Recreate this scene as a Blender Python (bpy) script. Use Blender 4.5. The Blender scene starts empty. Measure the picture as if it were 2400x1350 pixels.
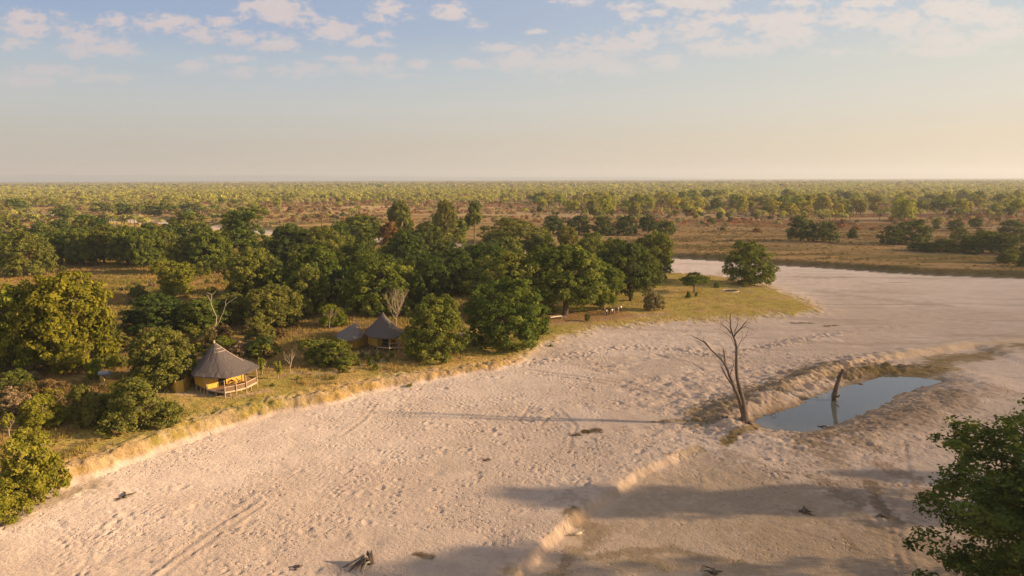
import bpy, math, random
import numpy as np
from mathutils import Vector, Matrix

# ------------------------------------------------------------------ camera, sky, sun, exposure
SC = bpy.context.scene
R = math.radians
CAM_Z = 32.0
PITCH = 9.08
ROLL = 0.20
cam_d = bpy.data.cameras.new('camera')
cam = bpy.data.objects.new('camera', cam_d)
SC.collection.objects.link(cam)
cam_d.lens = 24.0
cam_d.sensor_width = 36.0
cam_d.clip_start = 0.5
cam_d.clip_end = 60000.0
CM = Matrix.Rotation(R(90.0 - PITCH), 4, 'X') @ Matrix.Rotation(R(-ROLL), 4, 'Z')
cam.matrix_world = Matrix.Translation((0, 0, CAM_Z)) @ CM
SC.camera = cam
SC.view_settings.view_transform = 'Standard'
SC.view_settings.look = 'None'
EXPO = 1.15
SC.view_settings.exposure = EXPO
SC.view_settings.gamma = 1.0
SC.view_settings.use_curve_mapping = False
SC.cycles.max_bounces = 5
SC.cycles.diffuse_bounces = 2
SC.cycles.glossy_bounces = 2
SC.cycles.transmission_bounces = 2
SC.cycles.volume_bounces = 0
SC.cycles.transparent_max_bounces = 4

SUN_EL, SUN_AZ = 17.0, -5.4          # azimuth measured from +X, negative = towards the camera side
sv = Vector((math.cos(R(SUN_AZ)) * math.cos(R(SUN_EL)), math.sin(R(SUN_AZ)) * math.cos(R(SUN_EL)), math.sin(R(SUN_EL))))
sl = bpy.data.lights.new('sun', 'SUN')
sl.energy = 4.0
sl.angle = R(1.2)
sl.color = (1.0, 0.74, 0.46)
so = bpy.data.objects.new('sun', sl)
so.rotation_euler = sv.to_track_quat('Z', 'Y').to_euler()
so.location = (200, -50, 150)
SC.collection.objects.link(so)


def ray(px, py):
    v = CM.to_3x3() @ Vector(((px - 1200) / 1600.0, -(py - 675) / 1600.0, -1.0))
    return v.normalized()


def srgb(r, g, b):
    f = lambda c: (c / 255.0) / 12.92 if c / 255.0 <= 0.04045 else (((c / 255.0) + 0.055) / 1.055) ** 2.4
    return (f(r), f(g), f(b), 1.0)


world = bpy.data.worlds.new('World')
SC.world = world
world.use_nodes = True
W = world.node_tree
W.nodes.clear()


def nd(tree, typ, **kw):
    n = tree.nodes.new(typ)
    for k, v in kw.items():
        setattr(n, k, v)
    return n


def math_n(tree, op, a, b=None, c=None, clamp=False):
    n = tree.nodes.new('ShaderNodeMath')
    n.operation = op
    n.use_clamp = clamp
    for i, v in enumerate((a, b, c)):
        if v is None:
            continue
        if isinstance(v, (int, float)):
            n.inputs[i].default_value = v
        else:
            tree.links.new(v, n.inputs[i])
    return n.outputs[0]


def mixc(tree, fac, a, b, mode='MIX'):
    n = tree.nodes.new('ShaderNodeMix')
    n.data_type = 'RGBA'
    n.blend_type = mode
    for sock, v in ((n.inputs[0], fac), (n.inputs[6], a), (n.inputs[7], b)):
        if isinstance(v, (int, float)):
            sock.default_value = v
        elif isinstance(v, tuple):
            sock.default_value = v
        else:
            tree.links.new(v, sock)
    return n.outputs[2]


def ramp(tree, fac, stops, interp='LINEAR'):
    n = tree.nodes.new('ShaderNodeValToRGB')
    n.color_ramp.interpolation = interp
    e = n.color_ramp.elements
    while len(e) < len(stops):
        e.new(0.5)
    for i, (p, c) in enumerate(stops):
        e[i].position = p
        e[i].color = c
    tree.links.new(fac, n.inputs[0])
    return n.outputs[0]


tc = nd(W, 'ShaderNodeTexCoord')
sep = nd(W, 'ShaderNodeSeparateXYZ')
W.links.new(tc.outputs['Generated'], sep.inputs[0])
DX, DY, DZ = sep.outputs
zc = math_n(W, 'MULTIPLY', math_n(W, 'MAXIMUM', DZ, 0.0), 1.0)
azf = math_n(W, 'MULTIPLY_ADD', DX, 0.80, 0.42, clamp=True)
azf = math_n(W, 'POWER', azf, 1.35)
zf = math_n(W, 'POWER', zc, 0.6)
P6 = lambda z: z ** 0.6
left = ramp(W, zf, [(0.0, srgb(192, 182, 166)), (P6(.05), srgb(194, 188, 177)), (P6(.10), srgb(193, 196, 195)),
                    (P6(.15), srgb(177, 191, 203)), (P6(.20), srgb(152, 173, 204)), (P6(.26), srgb(150, 169, 200)),
                    (P6(.36), srgb(136, 150, 176)), (P6(.6), srgb(168, 168, 178)), (1.0, srgb(172, 172, 180))])
right = ramp(W, zf, [(0.0, srgb(228, 205, 177)), (P6(.05), srgb(234, 217, 188)), (P6(.10), srgb(229, 222, 206)),
                     (P6(.15), srgb(222, 221, 208)), (P6(.20), srgb(206, 214, 216)), (P6(.26), srgb(190, 204, 220)),
                     (P6(.36), srgb(150, 162, 184)), (P6(.6), srgb(178, 176, 182)), (1.0, srgb(172, 172, 180))])
grad = mixc(W, azf, left, right)
sky = nd(W, 'ShaderNodeTexSky')
sky.sky_type = 'NISHITA'
sky.sun_disc = False
sky.sun_elevation = R(SUN_EL)
sky.sun_rotation = R(90.0 - SUN_AZ)
sky.dust_density = 3.0
sky.air_density = 1.0
sky.altitude = 500
# clouds, laid out by compass direction
u = math_n(W, 'DIVIDE', DX, math_n(W, 'MAXIMUM', DY, 0.05))
v = math_n(W, 'DIVIDE', DZ, math_n(W, 'MAXIMUM', DY, 0.05))
comb = nd(W, 'ShaderNodeCombineXYZ')
W.links.new(u, comb.inputs[0])
W.links.new(v, comb.inputs[1])
CL = [  # px, py, rx, ry
    (60, 38, 95, 22), (60, 70, 60, 24), (40, 100, 50, 18), (190, 85, 80, 30), (170, 118, 60, 20), (265, 55, 45, 24),
    (340, 60, 55, 24), (270, 115, 70, 26), (400, 50, 85, 26), (470, 80, 60, 22), (560, 85, 90, 26), (640, 105, 75, 24),
    (520, 50, 60, 18), (650, 25, 110, 46), (770, 70, 85, 32), (860, 95, 70, 22), (915, 25, 62, 36), (1060, 25, 50, 22),
    (1117, 57, 32, 17), (1165, 113, 60, 16), (1095, 150, 60, 14), (560, 140, 90, 12), (450, 155, 60, 16), (560, 168, 70, 16),
    (700, 165, 90, 20), (850, 160, 85, 20), (810, 138, 60, 12), (990, 152, 40, 14), (940, 176, 50, 10), (100, 165, 130, 16),
    (260, 182, 100, 14), (60, 190, 100, 18), (900, 135, 40, 12),
    (1230, 145, 85, 34), (1340, 145, 150, 44), (1440, 110, 110, 40), (1500, 85, 80, 26), (1420, 160, 110, 22), (1560, 140, 70, 26),
    (1480, 38, 30, 14), (1540, 30, 40, 14), (1340, 5, 60, 14), (1258, 73, 30, 9), (1640, 70, 100, 40), (1660, 110, 90, 26),
    (1650, 5, 110, 22), (1700, 45, 80, 24), (1800, 50, 100, 30), (1860, 85, 110, 28), (1870, 40, 100, 22), (1760, 115, 110, 20),
    (1940, 120, 90, 18), (2000, 45, 110, 26), (2130, 50, 130, 46), (2230, 20, 120, 34), (2200, 90, 110, 24), (2330, 40, 130, 30),
    (1850, 5, 100, 14), (2060, 5, 90, 18), (2350, 80, 100, 24), (2200, 120, 160, 14), (1480, 12, 70, 12), (1580, 8, 60, 12),
    (1500, -180, 200, 60), (1900, -300, 260, 60), (2080, -30, 150, 26), (1960, -70, 110, 20), (1860, -115, 90, 22), (1990, -140, 70, 18), (1760, -140, 60, 16), (2130, -80, 60, 16), (1100, -240, 160, 50), (2300, -220, 200, 50), (500, -200, 160, 50)]
mask = None
for (cx, cy, rx, ry) in CL:
    d = ray(cx, cy)
    a = nd(W, 'ShaderNodeVectorMath', operation='SUBTRACT')
    W.links.new(comb.outputs[0], a.inputs[0])
    a.inputs[1].default_value = (d.x / d.y, d.z / d.y, 0)
    b = nd(W, 'ShaderNodeVectorMath', operation='MULTIPLY')
    W.links.new(a.outputs[0], b.inputs[0])
    b.inputs[1].default_value = (1600.0 / (rx * 1.25), 1600.0 / (ry * 1.35), 0)
    l = nd(W, 'ShaderNodeVectorMath', operation='LENGTH')
    W.links.new(b.outputs[0], l.inputs[0])
    m = math_n(W, 'SUBTRACT', 1.0, l.outputs['Value'])
    mask = m if mask is None else math_n(W, 'SMOOTH_MAX', mask, m, 0.25)
mask = math_n(W, 'MAXIMUM', mask, 0.0)


def wnoise(scale, detail, sx, sy, off=0.0, dist=0.0):
    mp = nd(W, 'ShaderNodeMapping')
    mp.inputs['Scale'].default_value = (sx, sy, 1)
    mp.inputs['Location'].default_value = (off, off * 0.7, off)
    W.links.new(comb.outputs[0], mp.inputs[0])
    n = nd(W, 'ShaderNodeTexNoise')
    n.inputs['Scale'].default_value = scale
    n.inputs['Detail'].default_value = detail
    n.inputs['Roughness'].default_value = 0.6
    n.inputs['Distortion'].default_value = dist
    W.links.new(mp.outputs[0], n.inputs[0])
    return n.outputs[0]


n1 = wnoise(17.0, 7.0, 1.0, 2.0, 1.3, 0.3)
n2 = wnoise(60.0, 5.0, 1.0, 1.8, 4.3, 0.2)
dens = math_n(W, 'ADD', mask, math_n(W, 'MULTIPLY', math_n(W, 'SUBTRACT', n1, 0.52), 2.0))
dens = math_n(W, 'ADD', dens, math_n(W, 'MULTIPLY', math_n(W, 'SUBTRACT', n2, 0.5), 2.0))
mr = nd(W, 'ShaderNodeMapRange', interpolation_type='SMOOTHSTEP')
W.links.new(dens, mr.inputs[0])
mr.inputs[1].default_value = 0.12
mr.inputs[2].default_value = 0.84
present = math_n(W, 'GREATER_THAN', mask, 0.001)
cl = math_n(W, 'MULTIPLY', mr.outputs[0], math_n(W, 'MULTIPLY', mask, 3.2, clamp=True))
cl = math_n(W, 'MULTIPLY', cl, present)
lowfade = nd(W, 'ShaderNodeMapRange')
W.links.new(v, lowfade.inputs[0])
lowfade.inputs[1].default_value = 0.12
lowfade.inputs[2].default_value = 0.22
lowfade.inputs[3].default_value = 0.42
lowfade.inputs[4].default_value = 0.95
cl = math_n(W, 'MULTIPLY', cl, lowfade.outputs[0])
ccol = mixc(W, azf, srgb(224, 210, 208), srgb(246, 236, 224))
shade = mixc(W, math_n(W, 'MULTIPLY', n2, 0.35), (1, 1, 1, 1), srgb(196, 190, 200), 'MULTIPLY')
ccol = mixc(W, 1.0, ccol, shade, 'MULTIPLY')
gradc = mixc(W, cl, grad, ccol)
# real sky model and hand-set gradient combined; upper sky raised for ambient fill
bg1 = nd(W, 'ShaderNodeBackground')
bg1.inputs[1].default_value = 0.05
W.links.new(sky.outputs[0], bg1.inputs[0])
bg2 = nd(W, 'ShaderNodeBackground')
bg2.inputs[1].default_value = 2.0 ** (-EXPO)
W.links.new(gradc, bg2.inputs[0])
mxs = nd(W, 'ShaderNodeMixShader')
mxs.inputs[0].default_value = 0.94
W.links.new(bg1.outputs[0], mxs.inputs[1])
W.links.new(bg2.outputs[0], mxs.inputs[2])
wo = nd(W, 'ShaderNodeOutputWorld')
W.links.new(mxs.outputs[0], wo.inputs[0])

# ------------------------------------------------------------------ helpers
COL = SC.collection


def tag(o, label=None, cat=None, group=None, kind=None):
    if label:
        o['label'] = label
    if cat:
        o['category'] = cat
    if group:
        o['group'] = group
    if kind:
        o['kind'] = kind
    return o


def G(px, py, z=0.0):
    d = ray(px, py)
    t = (z - CAM_Z) / d.z
    return np.array([d.x * t, d.y * t])


def hash2(ix, iy, seed):
    h = (ix.astype(np.int64) * 374761393 + iy.astype(np.int64) * 668265263 + seed * 974634777) & 0xffffffff
    h = ((h ^ (h >> 13)) * 1274126177) & 0xffffffff
    h = h ^ (h >> 16)
    return (h & 0xffffff).astype(np.float32) / 16777215.0


def vnoise(x, y, seed=0):
    x0 = np.floor(x); y0 = np.floor(y)
    fx = (x - x0).astype(np.float32); fy = (y - y0).astype(np.float32)
    fx = fx * fx * (3 - 2 * fx); fy = fy * fy * (3 - 2 * fy)
    a = hash2(x0, y0, seed); b = hash2(x0 + 1, y0, seed)
    c = hash2(x0, y0 + 1, seed); d = hash2(x0 + 1, y0 + 1, seed)
    return (a + (b - a) * fx) * (1 - fy) + (c + (d - c) * fx) * fy


def fbm(x, y, octv=4, seed=0, gain=0.5):
    s = 0; a = 1.0; t = 0
    for i in range(octv):
        s = s + a * vnoise(x * 2 ** i + 17.3 * i, y * 2 ** i - 9.1 * i, seed + i)
        t += a
        a *= gain
    return s / t - 0.5


def sst(a, b, x):
    t = np.clip((x - a) / (b - a), 0, 1)
    return t * t * (3 - 2 * t)


def polydist(x, y, P, closed=False, amps=None):
    """distance, side (+ = left of travel), amplitude at the nearest point"""
    P = np.asarray(P, float)
    n = len(P)
    best = np.full(x.shape, 1e18); side = np.zeros(x.shape); amp = np.zeros(x.shape)
    m = n if closed else n - 1
    for i in range(m):
        ax, ay = P[i]; bx, by = P[(i + 1) % n]
        dx, dy = bx - ax, by - ay
        L = dx * dx + dy * dy + 1e-9
        t = np.clip(((x - ax) * dx + (y - ay) * dy) / L, 0, 1)
        qx = ax + t * dx - x; qy = ay + t * dy - y
        d = qx * qx + qy * qy
        u_ = d < best
        best = np.where(u_, d, best)
        if not closed:
            side = np.where(u_, np.sign((x - ax) * dy - (y - ay) * dx) * -1, side)
            if amps is not None:
                amp = np.where(u_, amps[i] + (amps[i + 1] - amps[i]) * t, amp)
    return np.sqrt(best), side, amp


def inside(x, y, P):
    P = np.asarray(P, float)
    n = len(P)
    r = np.zeros(x.shape, bool)
    for i in range(n):
        ax, ay = P[i]; bx, by = P[(i + 1) % n]
        if ay == by:
            continue
        c = ((ay > y) != (by > y)) & (x < (bx - ax) * (y - ay) / (by - ay) + ax)
        r ^= c
    return r


def sdist(x, y, P):
    d, _, _ = polydist(x, y, P, True)
    return np.where(inside(x, y, P), d, -d)


def new_mesh(name, V, F, mats=None, parent=None, loc=None, smooth=False, attr=None, color=None, midx=None):
    """V (n,3), F (m,k) array or list of faces"""
    me = bpy.data.meshes.new(name)
    if isinstance(F, np.ndarray):
        n = len(V); m, k = F.shape
        me.vertices.add(n)
        me.vertices.foreach_set('co', np.asarray(V, np.float32).ravel())
        me.loops.add(m * k)
        me.loops.foreach_set('vertex_index', F.astype(np.int32).ravel())
        me.polygons.add(m)
        me.polygons.foreach_set('loop_start', np.arange(0, m * k, k, dtype=np.int32))
        me.update(calc_edges=True)
    else:
        me.from_pydata([tuple(v_) for v_ in V], [], F)
        me.update()
    if smooth:
        me.polygons.foreach_set('use_smooth', np.ones(len(me.polygons), bool))
    if attr is not None:
        a = me.attributes.new('tint', 'FLOAT', 'POINT')
        a.data.foreach_set('value', np.asarray(attr, np.float32))
    if color is not None:
        a = me.attributes.new('albedo', 'FLOAT_COLOR', 'POINT')
        a.data.foreach_set('color', np.asarray(color, np.float32).ravel())
    for m_ in (mats or []):
        me.materials.append(m_)
    if midx is not None:
        me.polygons.foreach_set('material_index', np.asarray(midx, np.int32))
    o = bpy.data.objects.new(name, me)
    COL.objects.link(o)
    if parent is not None:
        o.parent = parent
    if loc is not None:
        o.location = loc
    return o


def empty(name, loc):
    o = bpy.data.objects.new(name, None)
    o.empty_display_size = 0.5
    o.location = loc
    COL.objects.link(o)
    return o


class MB:
    def __init__(s):
        s.v = []; s.f = []

    def poly(s, pts, faces):
        b = len(s.v)
        s.v += [tuple(map(float, p)) for p in pts]
        s.f += [tuple(b + i for i in f) for f in faces]

    def box(s, c, d, rz=0.0):
        cs, sn = math.cos(rz), math.sin(rz)
        P = []
        for z in (-1, 1):
            for x, y in ((-1, -1), (1, -1), (1, 1), (-1, 1)):
                X, Y = x * d[0] / 2, y * d[1] / 2
                P.append((c[0] + X * cs - Y * sn, c[1] + X * sn + Y * cs, c[2] + z * d[2] / 2))
        s.poly(P, [(3, 2, 1, 0), (4, 5, 6, 7), (0, 1, 5, 4), (1, 2, 6, 5), (2, 3, 7, 6), (3, 0, 4, 7)])

    def prism(s, pl, z0, z1):
        n = len(pl)
        P = [(x, y, z0) for x, y in pl] + [(x, y, z1) for x, y in pl]
        s.poly(P, [tuple(range(n))[::-1], tuple(range(n, 2 * n))] + [(i, (i + 1) % n, n + (i + 1) % n, n + i) for i in range(n)])

    def wall(s, a, b, z0, z1, th=0.06, z1b=None):
        a = np.array(a[:2], float); b = np.array(b[:2], float)
        d = b - a; d /= np.linalg.norm(d) + 1e-9
        nrm = np.array([-d[1], d[0]]) * th / 2
        z1b = z1 if z1b is None else z1b
        q = [a - nrm, b - nrm, b + nrm, a + nrm]
        P = [(x, y, z0) for x, y in q] + [(q[0][0], q[0][1], z1), (q[1][0], q[1][1], z1b), (q[2][0], q[2][1], z1b), (q[3][0], q[3][1], z1)]
        s.poly(P, [(3, 2, 1, 0), (4, 5, 6, 7), (0, 1, 5, 4), (1, 2, 6, 5), (2, 3, 7, 6), (3, 0, 4, 7)])

    def tube(s, pts, rad, n=6, cap=True):
        pts = [Vector(p) for p in pts]
        if isinstance(rad, (int, float)):
            rad = [rad] * len(pts)
        b = len(s.v)
        prev = None
        for i, p in enumerate(pts):
            t = (pts[min(i + 1, len(pts) - 1)] - pts[max(i - 1, 0)])
            if t.length < 1e-6:
                t = Vector((0, 0, 1))
            t.normalize()
            if prev is None:
                a = Vector((1, 0, 0)) if abs(t.x) < 0.8 else Vector((0, 1, 0))
                prev = (a - t * a.dot(t)).normalized()
            else:
                prev = (prev - t * prev.dot(t)).normalized()
            c = t.cross(prev)
            for k in range(n):
                an = 2 * math.pi * k / n
                s.v.append(tuple(p + (prev * math.cos(an) + c * math.sin(an)) * rad[i]))
        for i in range(len(pts) - 1):
            for k in range(n):
                k2 = (k + 1) % n
                s.f.append((b + i * n + k, b + i * n + k2, b + (i + 1) * n + k2, b + (i + 1) * n + k))
        if cap:
            s.f.append(tuple(b + k for k in range(n))[::-1])
            s.f.append(tuple(b + (len(pts) - 1) * n + k for k in range(n)))

    def build(s, name, mat, parent=None, origin=None, smooth=False):
        V = np.array(s.v, float)
        if origin is not None:
            V = V - np.array(origin)
        return new_mesh(name, V, s.f, [mat], parent, smooth=smooth)


# ------------------------------------------------------------------ terrain
def PX(l, z=0.0):
    return [G(a, b, z) for a, b in l]


near_edge = PX([(-700, 1520), (-400, 1365), (-60, 1217), (0, 1200), (150, 1144), (300, 1090), (420, 1043), (520, 1004), (640, 973), (760, 952),
                (880, 922), (1000, 896), (1130, 878), (1220, 858), (1255, 836), (1320, 806), (1440, 782), (1560, 770), (1680, 766),
                (1780, 760), (1890, 751), (1960, 744), (1985, 732), (1930, 707), (1870, 683), (1800, 664), (1700, 647), (1570, 639),
                (1400, 624), (1200, 602), (900, 577), (640, 557), (500, 541), (385, 529), (270, 524), (100, 508), (-200, 500), (-1500, 486)])
L1 = near_edge + [np.array([-16000, near_edge[-1][1]]), np.array([-16000, -400]), np.array([near_edge[0][0] - 20, -400])]
far_edge = PX([(3600, 720), (2900, 678), (2400, 653), (2200, 646), (2050, 637), (1900, 627), (1810, 622), (1700, 613), (1570, 606),
               (1400, 596), (1200, 580), (900, 558), (640, 543), (500, 531), (385, 518), (270, 513), (100, 500), (-200, 493), (-1500, 481)])
L2 = far_edge + [np.array([-16000, far_edge[-1][1]]), np.array([-16000, 16000]), np.array([16000, 16000]), np.array([16000, far_edge[0][1] - 40])]
WATER_Z = -0.38
pool = PX([(1772, 989), (1793, 976), (1831, 964), (1850, 958), (1878, 953), (1888, 944), (1899, 936), (1920, 927), (1945, 920), (1992, 905),
           (2038, 893), (2060, 886), (2081, 882), (2146, 886), (2207, 895), (2161, 908), (2115, 923), (2053, 951), (2016, 970), (1967, 988),
           (1924, 1004), (1884, 1010), (1825, 1007), (1788, 999)], WATER_Z)
scarpA = PX([(1190, 1372), (1218, 1326), (1270, 1268), (1322, 1218), (1372, 1186), (1400, 1172), (1440, 1140), (1475, 1112), (1500, 1098), (1560, 1075), (1600, 1058), (1645, 1042)])
ampA = [.7, .8, .82, .82, .8, .72, .66, .62, .58, .5, .35, .0]
scarpB = PX([(1790, 925), (1880, 895), (1950, 868), (2020, 848), (2080, 835), (2160, 822), (2260, 808), (2400, 796), (2600, 780)])
ampB = [0, .35, .5, .55, .5, .5, .45, .4, .4]
TRK = [
    [(1235, 868), (1330, 880), (1450, 898), (1560, 918), (1690, 955)], [(1240, 876), (1340, 888), (1450, 906), (1560, 928), (1660, 960)],
    [(345, 1352), (480, 1252), (600, 1176)], [(372, 1356), (505, 1258), (615, 1184)], [(800, 1020), (850, 985), (880, 950)],
    [(1820, 655), (1950, 664), (2100, 682), (2250, 690), (2400, 722)], [(1830, 648), (2000, 658), (2150, 668), (2300, 682), (2400, 700)],
    [(2130, 740), (2230, 748), (2320, 760), (2400, 768)], [(2150, 690), (2190, 720), (2260, 735)],
    [(1500, 820), (1620, 850), (1700, 905)], [(1960, 770), (2080, 800), (2230, 800), (2400, 778)],
    [(2120, 1040), (2130, 1110), (2090, 1190), (2120, 1290), (2150, 1350)], [(2060, 1180), (2090, 1240), (2110, 1350)],
    [(1310, 960), (1350, 1000), (1330, 1060)],
    [(1600, 985), (1520, 1000), (1440, 1012)], [(1240, 955), (1215, 985)], [(1290, 975), (1268, 995)]]
TRW = [PX(t) for t in TRK]
# damp or algae-stained sand, plus painted shade on the near spoil heap: px polyline, half width (m), strength, colour id
STAIN_SHADE = [
    ([(2400, 808), (2300, 826), (2220, 842), (2150, 866), (2060, 870), (1960, 880)], 3.6, .62, 0),
    ([(2250, 862), (2150, 880), (2050, 872)], 2.2, .5, 0), ([(1350, 1205), (1400, 1225), (1380, 1262), (1330, 1290), (1300, 1330)], 1.1, .85, 1),
    ([(1380, 1290), (1500, 1272), (1580, 1270), (1640, 1290), (1740, 1306)], 0.55, .8, 1), ([(1480, 1290), (1540, 1300), (1560, 1315)], .5, .6, 1),
    ([(1440, 1305), (1600, 1310), (1760, 1320)], 1.2, .35, 0), ([(1530, 990), (1600, 984), (1640, 990)], .8, .8, 0),
    ([(1370, 1013), (1400, 1010)], .7, .85, 1), ([(1340, 1020), (1352, 1020)], .5, .7, 1), ([(1455, 1003), (1468, 1000)], .6, .6, 0),
    ([(1740, 992), (1770, 1010), (1730, 1020), (1700, 1040)], .9, .8, 0), ([(1840, 1185), (1890, 1200), (1950, 1225), (1990, 1260), (2010, 1290)], .35, .7, 1),
    ([(1930, 1130), (2000, 1180), (2050, 1240)], 2.0, .4, 1), ([(2040, 1130), (2060, 1180), (2100, 1225)], .8, .6, 1),
    ([(1700, 1060), (1760, 1080), (1850, 1110)], 1.0, .35, 2), ([(1800, 1100), (1900, 1115)], .4, .5, 1),
    ([(1950, 1060), (2100, 1010), (2240, 950), (2350, 920)], 3.0, .38, 2), ([(1890, 1015), (1960, 1035), (2060, 1055)], 1.6, .35, 2),
    ([(1650, 990), (1700, 960), (1740, 930), (1820, 900), (1930, 860)], 3.2, .35, 2), ([(0, 1215), (120, 1170), (230, 1130)], 1.6, .4, 0), ([(1900, 1030), (2000, 1010), (2120, 965), (2230, 925)], 3.4, .6, 2), ([(1640, 985), (1700, 965), (1760, 925), (1860, 885), (1960, 862)], 3.2, .4, 0), ([(1560, 1150), (1800, 1150), (2000, 1130), (2150, 1180)], 8, .40, 2), ([(1850, 1260), (2050, 1280), (2200, 1300)], 6, .42, 2),  # pool-side band darkens the spoil heap's slope turned from the sun
    ([(270, 1172), (300, 1160)], .35, .7, 1), ([(1130, 1076), (1145, 1078)], .3, .9, 3), ([(975, 1302), (1010, 1306)], .4, .7, 1),
    ([(1860, 757), (1905, 757)], .7, .7, 1), ([(1935, 764), (1960, 762)], .6, .8, 1), ([(1560, 1068), (1640, 1052)], .7, .5, 0),
    ([(2070, 1090), (2140, 1120), (2200, 1180)], 1.3, .35, 3), ([(1200, 1345), (1420, 1345), (1560, 1350)], .9, .5, 0), ([(1660, 1335), (1690, 1345)], .6, .8, 1),
    ([(1700, 640), (1860, 648), (2050, 652), (2400, 668)], 3.0, .3, 2), ([(1900, 680), (2050, 700), (2250, 720), (2400, 735)], 3.0, .22, 2),
    ([(200, 1085), (300, 1062), (390, 1035)], .8, .3, 0)]
STW = [(PX(a), b, c, d) for a, b, c, d in STAIN_SHADE]
LANDZ = 1.6


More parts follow.
